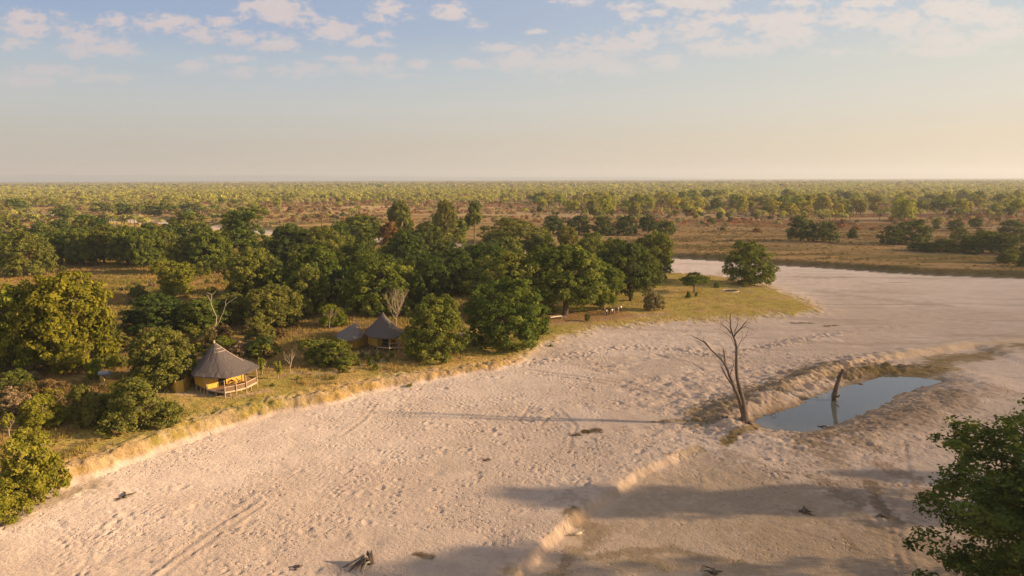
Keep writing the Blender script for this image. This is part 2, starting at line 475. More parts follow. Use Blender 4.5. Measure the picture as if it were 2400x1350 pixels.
def height(x, y, full=False):
    x = np.asarray(x, float); y = np.asarray(y, float)
    near = (x > -80) & (x < 90) & (y < 190)
    e1 = sdist(x, y, L1)
    e2 = sdist(x, y, L2)
    big = fbm(x / 7.0, y / 7.0, 3, 5)
    med = fbm(x / 1.6, y / 1.6, 3, 11)
    d1 = e1 + big * 2.2 + med * 0.7
    soft = sst(-4, 20, x) * sst(260, 200, y)
    w = 1.5 + soft * 12.4
    B1 = 1.65 - 0.75 * sst(-30, 4, x) * sst(300, 220, y) * 1.0
    d2 = e2 + fbm(x / 22.0, y / 22.0, 3, 7) * 2.2 * (y < 900)
    l1 = B1 * sst(-0.2, 1, d1 / w) ** 0.8 + sst(4, 30, d1) * (0.4 + fbm(x / 30.0, y / 30.0, 3, 21) * 1.0 * sst(2600, 1200, y))
    l2 = 1.9 * sst(0, 4.6, d2) + sst(20, 60, d2) * 0.6 + sst(6, 12, d2) * 0.5 * (fbm(x / 9.0, y / 9.0, 2, 77) + .3) + sst(30, 90, d2) * fbm(x / 60.0, y / 60.0, 3, 23) * 1.2 * sst(2600, 1200, y)
    land = np.maximum(l1, l2)
    # broken clods on the steep bank face
    face = sst(0.1, 0.7, l1) * sst(5.0, 2.2, d1) * (1 - 0.8 * soft)
    land = land + face * (fbm(x / 1.0, y / 1.0, 3, 31)) * .85
    bed = fbm(x / 14.0, y / 14.0, 3, 41) * 0.35 + fbm(x / 2.2, y / 2.2, 3, 43) * 0.10
    A = np.abs
    if near.any():
        xs, ys = x[near], y[near]
        nb = bed[near]
        jag = fbm(xs / 1.2, ys / 1.2, 3, 51) * 0.9
        da, sa, aa = polydist(xs, ys, scarpA, amps=ampA)
        ra = -da * sa + jag * 0.9
        nb = nb - aa * sst(0.0, .9, ra) * np.exp(-np.maximum(ra, 0) ** 2 / 26.0 ** 2) + aa * 0.18 * np.exp(-(ra + 1.0) ** 2 / 4.0)
        db, sb, ab = polydist(xs, ys, scarpB, amps=ampB)
        rb = -db * sb + jag * 1.6
        nb = nb - ab * sst(0.0, 1.4, rb) * np.exp(-np.maximum(rb, 0) ** 2 / 12.0 ** 2) + ab * 0.5 * np.exp(-(rb + 1.3) ** 2 / 3.0) * (1 + 3 * med[near])
        # water hole dug into the bed, with spoil heaps round it
        dp = sdist(xs, ys, pool)
        out = -dp
        cx, cy = np.mean(pool, axis=0)
        axis = np.array(pool[12]) - np.array(pool[0]); axis /= np.linalg.norm(axis)
        sidep = (xs - cx) * -axis[1] + (ys - cy) * axis[0]           # + = far side
        farside = sst(-1, 3, sidep)
        rough = fbm(xs / 1.3 + ys * .3, ys / 1.0, 4, 61) * sst(16, 3, out) * (out > -0.5)
        berm = farside * 0.75 * np.exp(-(out - 4.2) ** 2 / 7.0) + (1 - farside) * 0.5 * np.exp(-(out - 6.0) ** 2 / 10.0)
        rg = 1.0 * np.sin((xs * .8 + ys * 1.5) * 3.0) * 0.04 * sst(11, 6, out) * sst(2, 4, out) * (1 - farside)
        nb = nb + berm + rough * (1.1 * farside + 0.55) + rg + sst(13, 3, out) * (out > 0) * np.abs(fbm(xs / .55, ys / .5, 2, 63)) * .35
        edge = sst(0.0, 2.4, out)
        nb = np.where(dp > 0, WATER_Z - 0.03 - 0.5 * sst(0, 2.5, dp), (WATER_Z - 0.03) * (1 - edge) + nb * edge + 0.06 * (1 - edge) * sst(0, .6, out) * rough * 3)
        for T in TRW:
            dt, _, _ = polydist(xs, ys, T)
            dt = dt + jag * 0.4
            nb = nb - 0.05 * np.exp(-(dt / 0.26) ** 2) + 0.03 * np.exp(-((dt - .55) / 0.25) ** 2)
        rl_, _, _ = polydist(xs, ys, PX([(1235, 852), (1330, 838), (1420, 820), (1490, 812), (1600, 824), (1700, 835), (1800, 812), (1900, 792), (2050, 768), (2200, 760)]))
        nb = nb + sst(3.5, 0, rl_) * (np.abs(fbm(xs / 1.1, ys / 1.1, 3, 81)) * 1.3 - .1) * .9
        rl_, _, _ = polydist(xs, ys, PX([(1480, 905), (1560, 925), (1650, 960), (1700, 975), (1640, 1000), (1560, 1010)]))
        nb = nb + sst(4.5, 0, rl_) * fbm(xs / 1.4, ys / .9, 3, 83) * .5
        reg = sst(88, 96, ys) * sst(150, 125, ys) * sst(0, 12, xs)
        nb = nb + reg * sst(.02, .22, fbm(xs / 9, ys / 7, 3, 85)) * fbm(xs / 1.5, ys / 1.0, 4, 87) * .75
        # dug hollows
        for (hx, hy, hr, hd) in ((1240, 962, 1.1, .35), (1290, 972, 1.1, .3), (1490, 925, .9, .3), (1470, 915, 1.0, .3), (800, 1262, .9, .25), (870, 1275, 1.1, .3),
                                 (1060, 1170, .5, .15), (1115, 1110, .6, .2), (1020, 1110, .7, .2), (890, 1085, .6, .2), (1780, 815, 1.4, .35), (1550, 835, 1.8, .4), (1500, 842, 1.4, .4),
                                 (470, 1185, 1.1, .25), (540, 1180, 1.0, .2), (1600, 905, 1.2, .4), (1650, 945, 1.0, .35), (1560, 900, .9, .3), (2060, 840, 1.2, .25),
                                 (640, 1285, .9, .25), (1320, 1345, .7, .2), (980, 1240, .5, .15)):
            q = G(hx, hy)
            r2 = ((xs - q[0]) ** 2 + (ys - q[1]) ** 2) / hr ** 2 + jag * 1.4
            nb = nb - hd * .55 * np.exp(-np.maximum(r2, 0) * 1.2)
        # wind and hoof churned hummocks
        hum = sst(0.05, 0.3, fbm(xs / 16.0, ys / 16.0, 2, 71)) * 0.12 + 0.03
        nb = nb + fbm(xs / 0.8, ys / 0.8, 2, 73) * hum
        bed[near] = nb
    blend = sst(0.0, 0.35, land)
    h = bed * (1 - blend) + np.maximum(land, 0) + 0.0
    h = h + blend * med * 0.10 * (y < 300)
    if full:
        return h, e1, e2, d1, d2, land
    return h


def ground_z(x, y):
    return float(height(np.array([x]), np.array([y]))[0])


def place(px, py):
    z = 1.5
    for _ in range(5):
        q = G(px, py, z)
        z = ground_z(q[0], q[1])
    return np.array([q[0], q[1], z])


def axis_pts(a, b, step, ratio, lo, hi):
    core = list(np.arange(a, b, step))
    s = step; p = core[-1]; up = []
    while p < hi:
        s *= ratio; p += s; up.append(p)
    s = step; p = core[0]; dn = []
    while p > lo:
        s *= ratio; p -= s; dn.append(p)
    return np.array(dn[::-1] + core + up)


gx = axis_pts(-56, 62, 0.17, 1.03, -15500, 15500)
gy = axis_pts(49, 122, 0.17, 1.016, 20, 15500)
NX, NY = len(gx), len(gy)
X, Y = np.meshgrid(gx, gy)
X = X.ravel(); Y = Y.ravel()
Z, E1, E2, D1, D2, LAND = height(X, Y, True)
Z = np.maximum(Z, -1.2)
idx = np.arange(NX * NY).reshape(NY, NX)
F = np.stack([idx[:-1, :-1], idx[:-1, 1:], idx[1:, 1:], idx[1:, :-1]], -1).reshape(-1, 4)

c3 = lambda *a: np.array(a, float)
mixa = lambda a, b, t: a * (1 - t[:, None]) + b * t[:, None]
n_a = fbm(X / 22, Y / 22, 4, 101); n_b = fbm(X / 5, Y / 5, 4, 103); n_c = fbm(X / 1.2, Y / 1.2, 3, 105); n_d = fbm(X / 120, Y / 60, 4, 107)
sand = mixa(c3(.615, .485, .39), c3(.54, .415, .325), sst(-.2, .25, n_a + .5 * n_b))
far_river = sst(150, 260, Y)
sand = mixa(sand, c3(.74, .60, .50), far_river * .85)
sand = mixa(sand, c3(.36, .30, .26), sst(290, 340, Y) * .9)
streak = fbm(X / 34, (Y + X * .12) / 3.2, 4, 141)
sand = mixa(sand, c3(.33, .235, .175), sst(.08, .26, streak) * sst(95, 140, Y) * .4 * sst(-5, 20, X))
sand = sand * (1 + n_c[:, None] * .22)
nearm = (X > -80) & (X < 110) & (Y < 260)
SCOL = [c3(.20, .135, .045), c3(.10, .065, .030), c3(.27, .19, .125), c3(.22, .105, .045)]
xs, ys = X[nearm], Y[nearm]
sn = sand[nearm]
jg = n_b[nearm] * 2.2 + n_c[nearm] * 1.6 + fbm(xs / .4, ys / .4, 3, 109) * 1.6
for P_, hw, st, ci in STW:
    dd, _, _ = polydist(xs, ys, P_)
    m = sst(1.15, 0.25, dd / hw + jg * 0.9) * min(1, st * 1.35)
    m = m * (0.65 + 0.9 * np.clip(n_c[nearm] + .35, 0, 1))
    sn = mixa(sn, SCOL[ci], np.clip(m, 0, 1))
dp = sdist(xs, ys, pool)
sn = mixa(sn, c3(.13, .085, .045), sst(-1.7, 0.2, dp + n_c[nearm] * 1.5) * .9)
sn = mixa(sn, c3(.34, .23, .13), sst(-9, -1, dp) * sst(-.1, .3, n_b[nearm] + n_c[nearm]) * .6)
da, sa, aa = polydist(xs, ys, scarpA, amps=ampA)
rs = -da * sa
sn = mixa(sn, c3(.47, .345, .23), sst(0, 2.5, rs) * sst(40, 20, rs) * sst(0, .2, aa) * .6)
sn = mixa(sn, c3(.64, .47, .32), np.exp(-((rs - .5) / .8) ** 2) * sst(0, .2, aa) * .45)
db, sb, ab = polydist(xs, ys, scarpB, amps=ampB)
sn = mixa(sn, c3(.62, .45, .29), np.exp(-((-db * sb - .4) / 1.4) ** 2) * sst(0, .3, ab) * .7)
for T in TRW:
    dt, _, _ = polydist(xs, ys, T)
    sn = mixa(sn, c3(.29, .21, .155), np.exp(-((dt + n_c[nearm]*.5) / 0.34) ** 2) * .28)
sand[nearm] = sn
# land colours
straw = c3(.49, .32, .11); green = c3(.35, .275, .07); olive = c3(.15, .125, .04); brown = c3(.17, .105, .05); red = c3(.34, .17, .075); dust = c3(.42, .27, .155)
land = mixa(straw, green, sst(-.12, .12, n_a + .6 * n_b))
penin = sst(5, 30, X) * (Y < 260) * (E1 > -20)
land = mixa(land, mixa(c3(.44, .34, .085), straw * 1.12, sst(-.15, .2, n_b + n_a)), penin * .8)
land = mixa(land, dust, sst(.10, .26, n_b * .7 + n_c * .6) * .7)
scrub = sst(8, 22, D1) * sst(2, -18, X) * (Y < 400)
land = mixa(land, mixa(brown, c3(.36, .21, .075), sst(-.1, .16, n_b + .4 * n_a)), scrub * .8)
# far bank plain: banded tan and green grass, then reddish scrub, then woodland floor
plain = mixa(c3(.40, .25, .11), c3(.17, .135, .05), sst(-.12, .14, fbm(X / 40, Y / 9, 4, 131)))
plain = mixa(plain, c3(.44, .27, .13), sst(28, 55, D2) * sst(300, 120, D2) * sst(-.2, .15, n_d) * .7)
zone = sst(90, 220, D2)
floor = mixa(c3(.30, .155, .07), c3(.46, .31, .16), sst(-.08, .16, fbm(X / 70, Y / 45, 4, 133)))
floor = mixa(floor, mixa(c3(.38, .31, .11), c3(.42, .27, .15), sst(-.03, .12, fbm(X / 300, Y / 90, 3, 135))), sst(820, 1150, Y))
plain = mixa(plain, floor, zone)
isL2 = sst(0, 3, D2)
land = mixa(land, plain, (D2 > -2).astype(float))
lf = sst(0.25, 0.75, LAND / np.maximum(.9, 1.0) + n_c * .7)
bankface = sst(0.05, .5, LAND) * sst(4.0, 1.5, D1) * (D2 < -2) * (1 - sst(-4, 16, X) * .7)
land = mixa(land, c3(.50, .35, .22), bankface * sst(-.22, .05, n_b + n_c * .8) * .6)
patch = sst(-3, 2.5, D1 + n_b * 10 + n_c * 5) * sst(-4, 18, X) + (1 - sst(-4, 18, X))
lf = np.where(D2 > -2, sst(.1, .5, LAND), lf * np.clip(patch, 0, 1))
colr = mixa(sand, land, np.clip(lf, 0, 1))
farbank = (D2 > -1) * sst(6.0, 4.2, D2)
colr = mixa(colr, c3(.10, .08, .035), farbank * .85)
# trodden paths and bare patch by the huts
for PP, hw in (([(690, 873), (760, 878), (830, 862), (880, 850), (930, 832), (1010, 812), (1075, 790), (1085, 770)], .8), ([(850, 826), (945, 830)], 1.3),
               ([(425, 922), (560, 930), (620, 915)], .9), ([(1290, 760), (1420, 745), (1560, 735)], 1.4), ([(1690, 682), (1735, 682)], 1.3), ([(1740, 672), (1775, 672)], 1.6)):
    P_ = [place(a, b)[:2] for a, b in PP]
    s_ = nearm
    dd, _, _ = polydist(X[s_], Y[s_], P_)
    colr[s_] = mixa(colr[s_], c3(.44, .30, .18), sst(1.2, .5, dd / hw + n_c[s_]) * .75)
P_ = [place(a, b)[:2] for a, b in ((1300, 748), (1350, 742), (1430, 738))]
dd, _, _ = polydist(X[nearm], Y[nearm], P_)
colr[nearm] = mixa(colr[nearm], c3(.36, .19, .09), sst(7, 2, dd + n_b[nearm] * 5) * .7)
colr = np.clip(colr, .01, .9)
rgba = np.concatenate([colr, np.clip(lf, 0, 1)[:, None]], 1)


def mat(name):
    m = bpy.data.materials.new(name)
    m.use_nodes = True
    m.node_tree.nodes.clear()
    return m, m.node_tree


def tnoise(T, vec, scale, detail=4, rough=.6):
    n = nd(T, 'ShaderNodeTexNoise')
    n.inputs['Scale'].default_value = scale
    n.inputs['Detail'].default_value = detail
    n.inputs['Roughness'].default_value = rough
    T.links.new(vec, n.inputs['Vector'])
    return n.outputs[0]


mg, T = mat('ground')
at = nd(T, 'ShaderNodeAttribute', attribute_name='albedo')
geo = nd(T, 'ShaderNodeNewGeometry')
pos = geo.outputs['Position']
f1 = tnoise(T, pos, 3.0, 5)
f2 = tnoise(T, pos, 0.35, 5)
f3 = tnoise(T, pos, 0.03, 5)
vari = math_n(T, 'ADD', math_n(T, 'MULTIPLY', f1, .55), math_n(T, 'ADD', math_n(T, 'MULTIPLY', f2, .4), .55))
lv = math_n(T, 'MULTIPLY', at.outputs['Alpha'], 1.0)
vl = math_n(T, 'ADD', 1.0, math_n(T, 'MULTIPLY', math_n(T, 'SUBTRACT', vari, 1.03), math_n(T, 'MULTIPLY_ADD', lv, 1.5, .55)))
cmb = nd(T, 'ShaderNodeCombineXYZ')
for i in range(3):
    T.links.new(vl, cmb.inputs[i])
colx = mixc(T, 1.0, at.outputs['Color'], cmb.outputs[0], 'MULTIPLY')
# grass blades and litter tone on land
gr = nd(T, 'ShaderNodeMapRange', interpolation_type='SMOOTHSTEP')
T.links.new(tnoise(T, pos, 1.3, 6, .7), gr.inputs[0])
gr.inputs[1].default_value = .52
gr.inputs[2].default_value = .68
colx = mixc(T, math_n(T, 'MULTIPLY', math_n(T, 'MULTIPLY', gr.outputs[0], lv), .45), colx, (.13, .10, .03, 1))
sandm = math_n(T, 'SUBTRACT', 1.0, lv, clamp=True)
# dark silt streaks left by the last flow, over the far bed
mps = nd(T, 'ShaderNodeMapping')
mps.inputs['Scale'].default_value = (.018, .30, 0)
mps.inputs['Rotation'].default_value = (0, 0, .10)
T.links.new(pos, mps.inputs[0])
sk = nd(T, 'ShaderNodeMapRange', interpolation_type='SMOOTHSTEP')
T.links.new(tnoise(T, mps.outputs[0], 1.0, 6, .62), sk.inputs[0])
sk.inputs[1].default_value = .58
sk.inputs[2].default_value = .68
spos = nd(T, 'ShaderNodeSeparateXYZ')
T.links.new(pos, spos.inputs[0])
fy = nd(T, 'ShaderNodeMapRange', interpolation_type='SMOOTHSTEP')
T.links.new(spos.outputs[1], fy.inputs[0])
fy.inputs[1].default_value = 95
fy.inputs[2].default_value = 150
colx = mixc(T, math_n(T, 'MULTIPLY', math_n(T, 'MULTIPLY', sk.outputs[0], fy.outputs[0]), math_n(T, 'MULTIPLY', sandm, .65)), colx, (.32, .24, .19, 1))
# hoof and foot prints in the sand
vor = nd(T, 'ShaderNodeTexVoronoi')
vor.inputs['Scale'].default_value = 1.7
vor.inputs['Randomness'].default_value = 1.0
wv = nd(T, 'ShaderNodeVectorMath', operation='MULTIPLY')
dn = nd(T, 'ShaderNodeTexNoise')
dn.inputs['Scale'].default_value = .9
dn.inputs['Detail'].default_value = 3
T.links.new(pos, dn.inputs['Vector'])
dv = nd(T, 'ShaderNodeVectorMath', operation='SCALE')
T.links.new(dn.outputs[1], dv.inputs[0])
dv.inputs['Scale'].default_value = .9
da_ = nd(T, 'ShaderNodeVectorMath', operation='ADD')
T.links.new(pos, da_.inputs[0])
T.links.new(dv.outputs[0], da_.inputs[1])
T.links.new(da_.outputs[0], wv.inputs[0])
wv.inputs[1].default_value = (1, 1, 0)
T.links.new(wv.outputs[0], vor.inputs['Vector'])
pit = nd(T, 'ShaderNodeMapRange', interpolation_type='SMOOTHSTEP')
T.links.new(vor.outputs['Distance'], pit.inputs[0])
pit.inputs[1].default_value = .10
pit.inputs[2].default_value = .42
vor2 = nd(T, 'ShaderNodeTexVoronoi')
vor2.inputs['Scale'].default_value = 4.3
T.links.new(wv.outputs[0], vor2.inputs['Vector'])
pit2 = nd(T, 'ShaderNodeMapRange', interpolation_type='SMOOTHSTEP')
T.links.new(vor2.outputs['Distance'], pit2.inputs[0])
pit2.inputs[1].default_value = .1
pit2.inputs[2].default_value = .45
pm = nd(T, 'ShaderNodeMapRange', interpolation_type='SMOOTHSTEP')
T.links.new(tnoise(T, pos, .11, 4), pm.inputs[0])
pm.inputs[1].default_value = .46
pm.inputs[2].default_value = .64
pm.inputs[3].default_value = .12
def cellamp(vn, lo):
    sp = nd(T, 'ShaderNodeSeparateColor')
    T.links.new(vn.outputs['Color'], sp.inputs[0])
    m_ = nd(T, 'ShaderNodeMapRange')
    T.links.new(sp.outputs[0], m_.inputs[0])
    m_.inputs[1].default_value = lo
    return m_.outputs[0]


pA = math_n(T, 'MULTIPLY', math_n(T, 'SUBTRACT', pit.outputs[0], 1.0), cellamp(vor, .35))
pB = math_n(T, 'MULTIPLY', math_n(T, 'SUBTRACT', pit2.outputs[0], 1.0), cellamp(vor2, .25))
prints = math_n(T, 'ADD', math_n(T, 'MULTIPLY', pA, .19), math_n(T, 'MULTIPLY', pB, .14))
prints = math_n(T, 'MULTIPLY', prints, math_n(T, 'MULTIPLY', pm.outputs[0], sandm))
prints = math_n(T, 'MULTIPLY', prints, math_n(T, 'MULTIPLY_ADD', fy.outputs[0], -.85, 1.0))
hgt = math_n(T, 'ADD', prints, math_n(T, 'MULTIPLY', tnoise(T, pos, 2.0, 8, .68), math_n(T, 'MULTIPLY_ADD', lv, .22, .15)))
hgt = math_n(T, 'ADD', hgt, math_n(T, 'MULTIPLY', tnoise(T, pos, .25, 4, .6), math_n(T, 'MULTIPLY', lv, .5)))
bp = nd(T, 'ShaderNodeBump')
bp.inputs['Strength'].default_value = 1.0
bp.inputs['Distance'].default_value = 1.0
T.links.new(hgt, bp.inputs['Height'])
df = nd(T, 'ShaderNodeBsdfDiffuse')
df.inputs['Roughness'].default_value = 0.9
T.links.new(colx, df.inputs[0])
T.links.new(bp.outputs[0], df.inputs['Normal'])
ou = nd(T, 'ShaderNodeOutputMaterial')
T.links.new(df.outputs[0], ou.inputs[0])
# single prints and trails pressed into the sand
Z2 = Z.reshape(NY, NX)
LF2 = rgba[:, 3].reshape(NY, NX)
rngs = lambda s: np.random.default_rng(s)
rp = rngs(4242)


def dent(x, y, r, dep, ax=1.0, an=0.0):
    i0, i1 = np.searchsorted(gx, [x - 2.6 * r, x + 2.6 * r]); j0, j1 = np.searchsorted(gy, [y - 2.6 * r, y + 2.6 * r])
    if i1 - i0 < 2 or j1 - j0 < 2:
        return
    XX, YY = np.meshgrid(gx[i0:i1] - x, gy[j0:j1] - y)
    c_, s_ = math.cos(an), math.sin(an)
    q = ((XX * c_ + YY * s_) / (r * ax)) ** 2 + ((-XX * s_ + YY * c_) / r) ** 2
    d_q = .25
    m_ = (LF2[j0:j1, i0:i1] < .3) & (Z2[j0:j1, i0:i1] > WATER_Z + .1)
    Z2[j0:j1, i0:i1] += np.where(m_, -dep * np.exp(-q) + dep * .45 * np.exp(-(np.sqrt(q) - 1.6) ** 2 / .25), 0)


TRAILS = [[(600, 1200), (740, 1152), (850, 1128), (960, 1125), (1110, 1128)], [(900, 1228), (960, 1236), (1060, 1238), (1180, 1250)], [(930, 1140), (922, 1200), (905, 1222)],
          [(1030, 1130), (1035, 1190)], [(600, 1176), (720, 1090), (800, 1020)], [(120, 1345), (260, 1240), (420, 1160)], [(340, 1175), (480, 1250), (640, 1255)],
          [(880, 950), (1000, 985), (1100, 1030)], [(950, 930), (1150, 945), (1300, 990), (1400, 1060)], [(1060, 930), (1120, 1000), (1100, 1100)], [(0, 1290), (200, 1262), (430, 1250), (700, 1262)],
          [(1260, 860), (1330, 900), (1400, 980), (1420, 1080)], [(1500, 830), (1640, 880), (1700, 900)], [(1560, 1260), (1620, 1200), (1680, 1100)], [(600, 1010), (760, 1040), (900, 1060), (1050, 1050)],
          [(450, 1100), (620, 1110), (780, 1180), (860, 1340)], [(200, 1120), (420, 1075), (700, 1000), (900, 960)]]
for tr in TRAILS:
    pp = PX(tr)
    for a, b in zip(pp[:-1], pp[1:]):
        L_ = np.linalg.norm(b - a); k_ = int(L_ / .62)
        for i in range(k_):
            q = a + (b - a) * (i + rp.uniform(-.2, .2)) / k_
            dent(q[0] + rp.normal() * .22, q[1] + rp.normal() * .22, rp.uniform(.14, .20), rp.uniform(.05, .09), 1.4, rp.uniform(0, 3.1))
cntd = 0
while cntd < 15000:
    y_ = math.sqrt(rp.uniform(49 ** 2, 125 ** 2)); x_ = y_ * rp.uniform(-.72, .78)
    c_ = vnoise(np.array([x_ / 8]), np.array([y_ / 8]), 91)[0] * .6 + vnoise(np.array([x_ / 2.5]), np.array([y_ / 2.5]), 92)[0] * .4
    cntd += 1
    if c_ < .42:
        continue
    big_ = rp.random() < .05
    dent(x_, y_, rp.uniform(.28, .5) if big_ else rp.uniform(.13, .22), rp.uniform(.04, .08) * (1.5 if big_ else 1) * min(1, (c_ - .42) * 6 + .3), rp.uniform(1, 1.7), rp.uniform(0, 3.1))
Z = Z2.ravel()
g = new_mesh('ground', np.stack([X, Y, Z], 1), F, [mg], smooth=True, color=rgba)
tag(g, kind='structure')

# water
mw, T = mat('water')
pb = nd(T, 'ShaderNodeBsdfPrincipled')
pb.inputs['Base Color'].default_value = (.075, .08, .075, 1)
pb.inputs['Roughness'].default_value = .02
pb.inputs['IOR'].default_value = 1.6
geo = nd(T, 'ShaderNodeNewGeometry')
bp = nd(T, 'ShaderNodeBump')
bp.inputs['Strength'].default_value = .08
bp.inputs['Distance'].default_value = .02
T.links.new(tnoise(T, geo.outputs['Position'], 2.0, 3), bp.inputs['Height'])
T.links.new(bp.outputs[0], pb.inputs['Normal'])
ou = nd(T, 'ShaderNodeOutputMaterial')
T.links.new(pb.outputs[0], ou.inputs[0])
pc = np.mean(pool, axis=0)
pw = [(p[0] + (p[0] - pc[0]) / np.linalg.norm(p - pc) * .8, p[1] + (p[1] - pc[1]) / np.linalg.norm(p - pc) * .8) for p in pool]
# keep the sheet close to the shore: it dips under the sand a little way out
mb = MB()
mb.prism(pw, WATER_Z - .9, WATER_Z)
tag(mb.build('water', mw), kind='structure')


# ------------------------------------------------------------------ plain materials
def simple(name, col, rough=.9, bump=0.0, scale=8.0, var=.25, stretch=None, spec=0.2):
    m, T = mat(name)
    pb = nd(T, 'ShaderNodeBsdfPrincipled')
    pb.inputs['Roughness'].default_value = rough
    pb.inputs['Specular IOR Level'].default_value = spec
    tc_ = nd(T, 'ShaderNodeTexCoord')
    vec = tc_.outputs['Object']
    if stretch:
        mp = nd(T, 'ShaderNodeMapping')
        mp.inputs['Scale'].default_value = stretch
        T.links.new(vec, mp.inputs[0])
        vec = mp.outputs[0]
    n = tnoise(T, vec, scale, 5)
    a = tuple(max(0, c * (1 - var)) for c in col) + (1,)
    b = tuple(min(1, c * (1 + var)) for c in col) + (1,)
    T.links.new(ramp(T, n, [(.3, a), (.7, b)]), pb.inputs['Base Color'])
    if bump:
        bp = nd(T, 'ShaderNodeBump')
        bp.inputs['Distance'].default_value = bump
        T.links.new(n, bp.inputs['Height'])
        T.links.new(bp.outputs[0], pb.inputs['Normal'])
    o_ = nd(T, 'ShaderNodeOutputMaterial')
    T.links.new(pb.outputs[0], o_.inputs[0])
    return m


def leafmat(name, ca, cb, cc, transl=.3, objvar=.35):
    """per clump tint picks dark to light; object random shifts it"""
    m, T = mat(name)
    at = nd(T, 'ShaderNodeAttribute', attribute_name='tint')
    oi = nd(T, 'ShaderNodeObjectInfo')
    col = ramp(T, at.outputs['Fac'], [(0, ca + (1,)), (.5, cb + (1,)), (1, cc + (1,))])
    hs = nd(T, 'ShaderNodeHueSaturation')
    T.links.new(col, hs.inputs['Color'])
    T.links.new(math_n(T, 'MULTIPLY_ADD', oi.outputs['Random'], objvar, 1.0 - objvar * .5), hs.inputs['Value'])
    T.links.new(math_n(T, 'MULTIPLY_ADD', oi.outputs['Random'], -.05, .525), hs.inputs['Hue'])
    d_ = nd(T, 'ShaderNodeBsdfDiffuse')
    t_ = nd(T, 'ShaderNodeBsdfTranslucent')
    T.links.new(hs.outputs[0], d_.inputs[0])
    T.links.new(mixc(T, .5, hs.outputs[0], (.30, .30, .03, 1)), t_.inputs[0])
    mx = nd(T, 'ShaderNodeMixShader')
    mx.inputs[0].default_value = transl
    T.links.new(d_.outputs[0], mx.inputs[1])
    T.links.new(t_.outputs[0], mx.inputs[2])
    o_ = nd(T, 'ShaderNodeOutputMaterial')
    T.links.new(mx.outputs[0], o_.inputs[0])
    return m


M = {
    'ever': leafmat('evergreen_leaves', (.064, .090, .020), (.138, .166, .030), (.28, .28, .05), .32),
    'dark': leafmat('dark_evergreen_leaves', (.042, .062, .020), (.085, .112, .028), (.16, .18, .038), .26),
    'olive': leafmat('olive_leaves', (.095, .104, .024), (.175, .175, .036), (.29, .27, .052), .3),
    'lime': leafmat('yellow_green_leaves', (.14, .15, .02), (.25, .24, .028), (.38, .34, .045), .3),
    'yellow': leafmat('yellow_leaves', (.115, .112, .014), (.21, .185, .02), (.32, .265, .03), .3),
    'farlime': leafmat('far_yellow_green_leaves', (.28, .27, .035), (.46, .42, .058), (.60, .54, .09), .4),  # brighter copy of the lime leaf colour for far woodland trees
    'farolive': leafmat('far_olive_leaves', (.17, .165, .038), (.30, .28, .06), (.44, .39, .085), .36),  # brighter copy of the olive leaf colour for far woodland trees
    'brown': leafmat('dry_leaves', (.11, .075, .030), (.19, .125, .05), (.28, .18, .07), .2),
    'red': leafmat('russet_leaves', (.17, .075, .03), (.28, .125, .05), (.38, .19, .08), .2),
    'tan': leafmat('bleached_leaves', (.20, .15, .07), (.30, .22, .10), (.40, .30, .15), .2),
    'bark': simple('bark', (.13, .095, .065), .95, .03, 5, .35, (1, 1, .3)),
    'palebark': simple('pale_bark', (.42, .32, .21), .9, .02, 5, .25, (1, 1, .3)),
    'dead': simple('weathered_deadwood', (.125, .09, .068), .9, .05, 7, .6, (1.5, 1.5, .25)),
    'bleach': simple('bleached_deadwood', (.46, .37, .26), .85, .02, 6, .3, (1, 1, .3)),
    'twig': simple('bare_twigs', (.36, .26, .18), .9, 0, 6, .3),
}

# ------------------------------------------------------------------ tree prototypes (unit: radius 1, height 2)



def unit(v_):
    return v_ / (np.linalg.norm(v_, axis=-1, keepdims=True) + 1e-9)


def leaf_cloud(rng, lobes, nclump, nleaf, crad, lsize, outward=.55, inner=.25, low=-.75):
    """lobes: (cx,cy,cz,rx,ry,rz).  returns verts, faces, tint"""
    lobes = np.array(lobes, float)
    wts = lobes[:, 3] * lobes[:, 4] * 1.0 + lobes[:, 3] * lobes[:, 5]
    pick = rng.choice(len(lobes), nclump, p=wts / wts.sum())
    L = lobes[pick]
    d = unit(rng.normal(size=(nclump, 3)))
    d[:, 2] = np.where(d[:, 2] < low, -d[:, 2], d[:, 2])
    rr = np.where(rng.random(nclump) < inner, rng.uniform(.35, .8, nclump), rng.uniform(.86, 1.05, nclump))
    C = L[:, :3] + d * L[:, 3:6] * rr[:, None]
    # drop clumps buried in other lobes
    keep = np.ones(nclump, bool)
    for k, lb in enumerate(lobes):
        q = (((C - lb[:3]) / lb[3:6]) ** 2).sum(1)
        keep &= ~((q < .2) & (pick != k))
    C = C[keep]; d = d[keep]; n = len(C)
    cr = crad * rng.uniform(.65, 1.35, n)
    ctint = rng.uniform(.15, .85, n)
    cid = np.repeat(np.arange(n), nleaf)
    m = len(cid)
    e = unit(rng.normal(size=(m, 3)) + d[cid] * .55 + np.array([0, 0, .25]))
    P = C[cid] + e * (cr[cid] * rng.uniform(.45, 1.08, m))[:, None] * np.array([1, 1, .8])
    N = unit(e * outward + d[cid] * .3 + rng.normal(size=(m, 3)) * .42 + np.array([0, 0, .12]))
    a = unit(np.cross(N, rng.normal(size=(m, 3))))
    b = np.cross(N, a)
    s = lsize * rng.uniform(.6, 1.35, m)[:, None]
    V = np.stack([P - a * s * .9, P - b * s * .48 + a * s * .1, P + a * s * .9, P + b * s * .48 + a * s * .1], 1)
    tint = np.clip(ctint[cid] + rng.normal(size=m) * .16, 0, 1)
    V[:, :, 2] = np.maximum(V[:, :, 2], 0.01)
    return V.reshape(-1, 3), np.arange(m * 4).reshape(-1, 4), np.repeat(tint, 4)


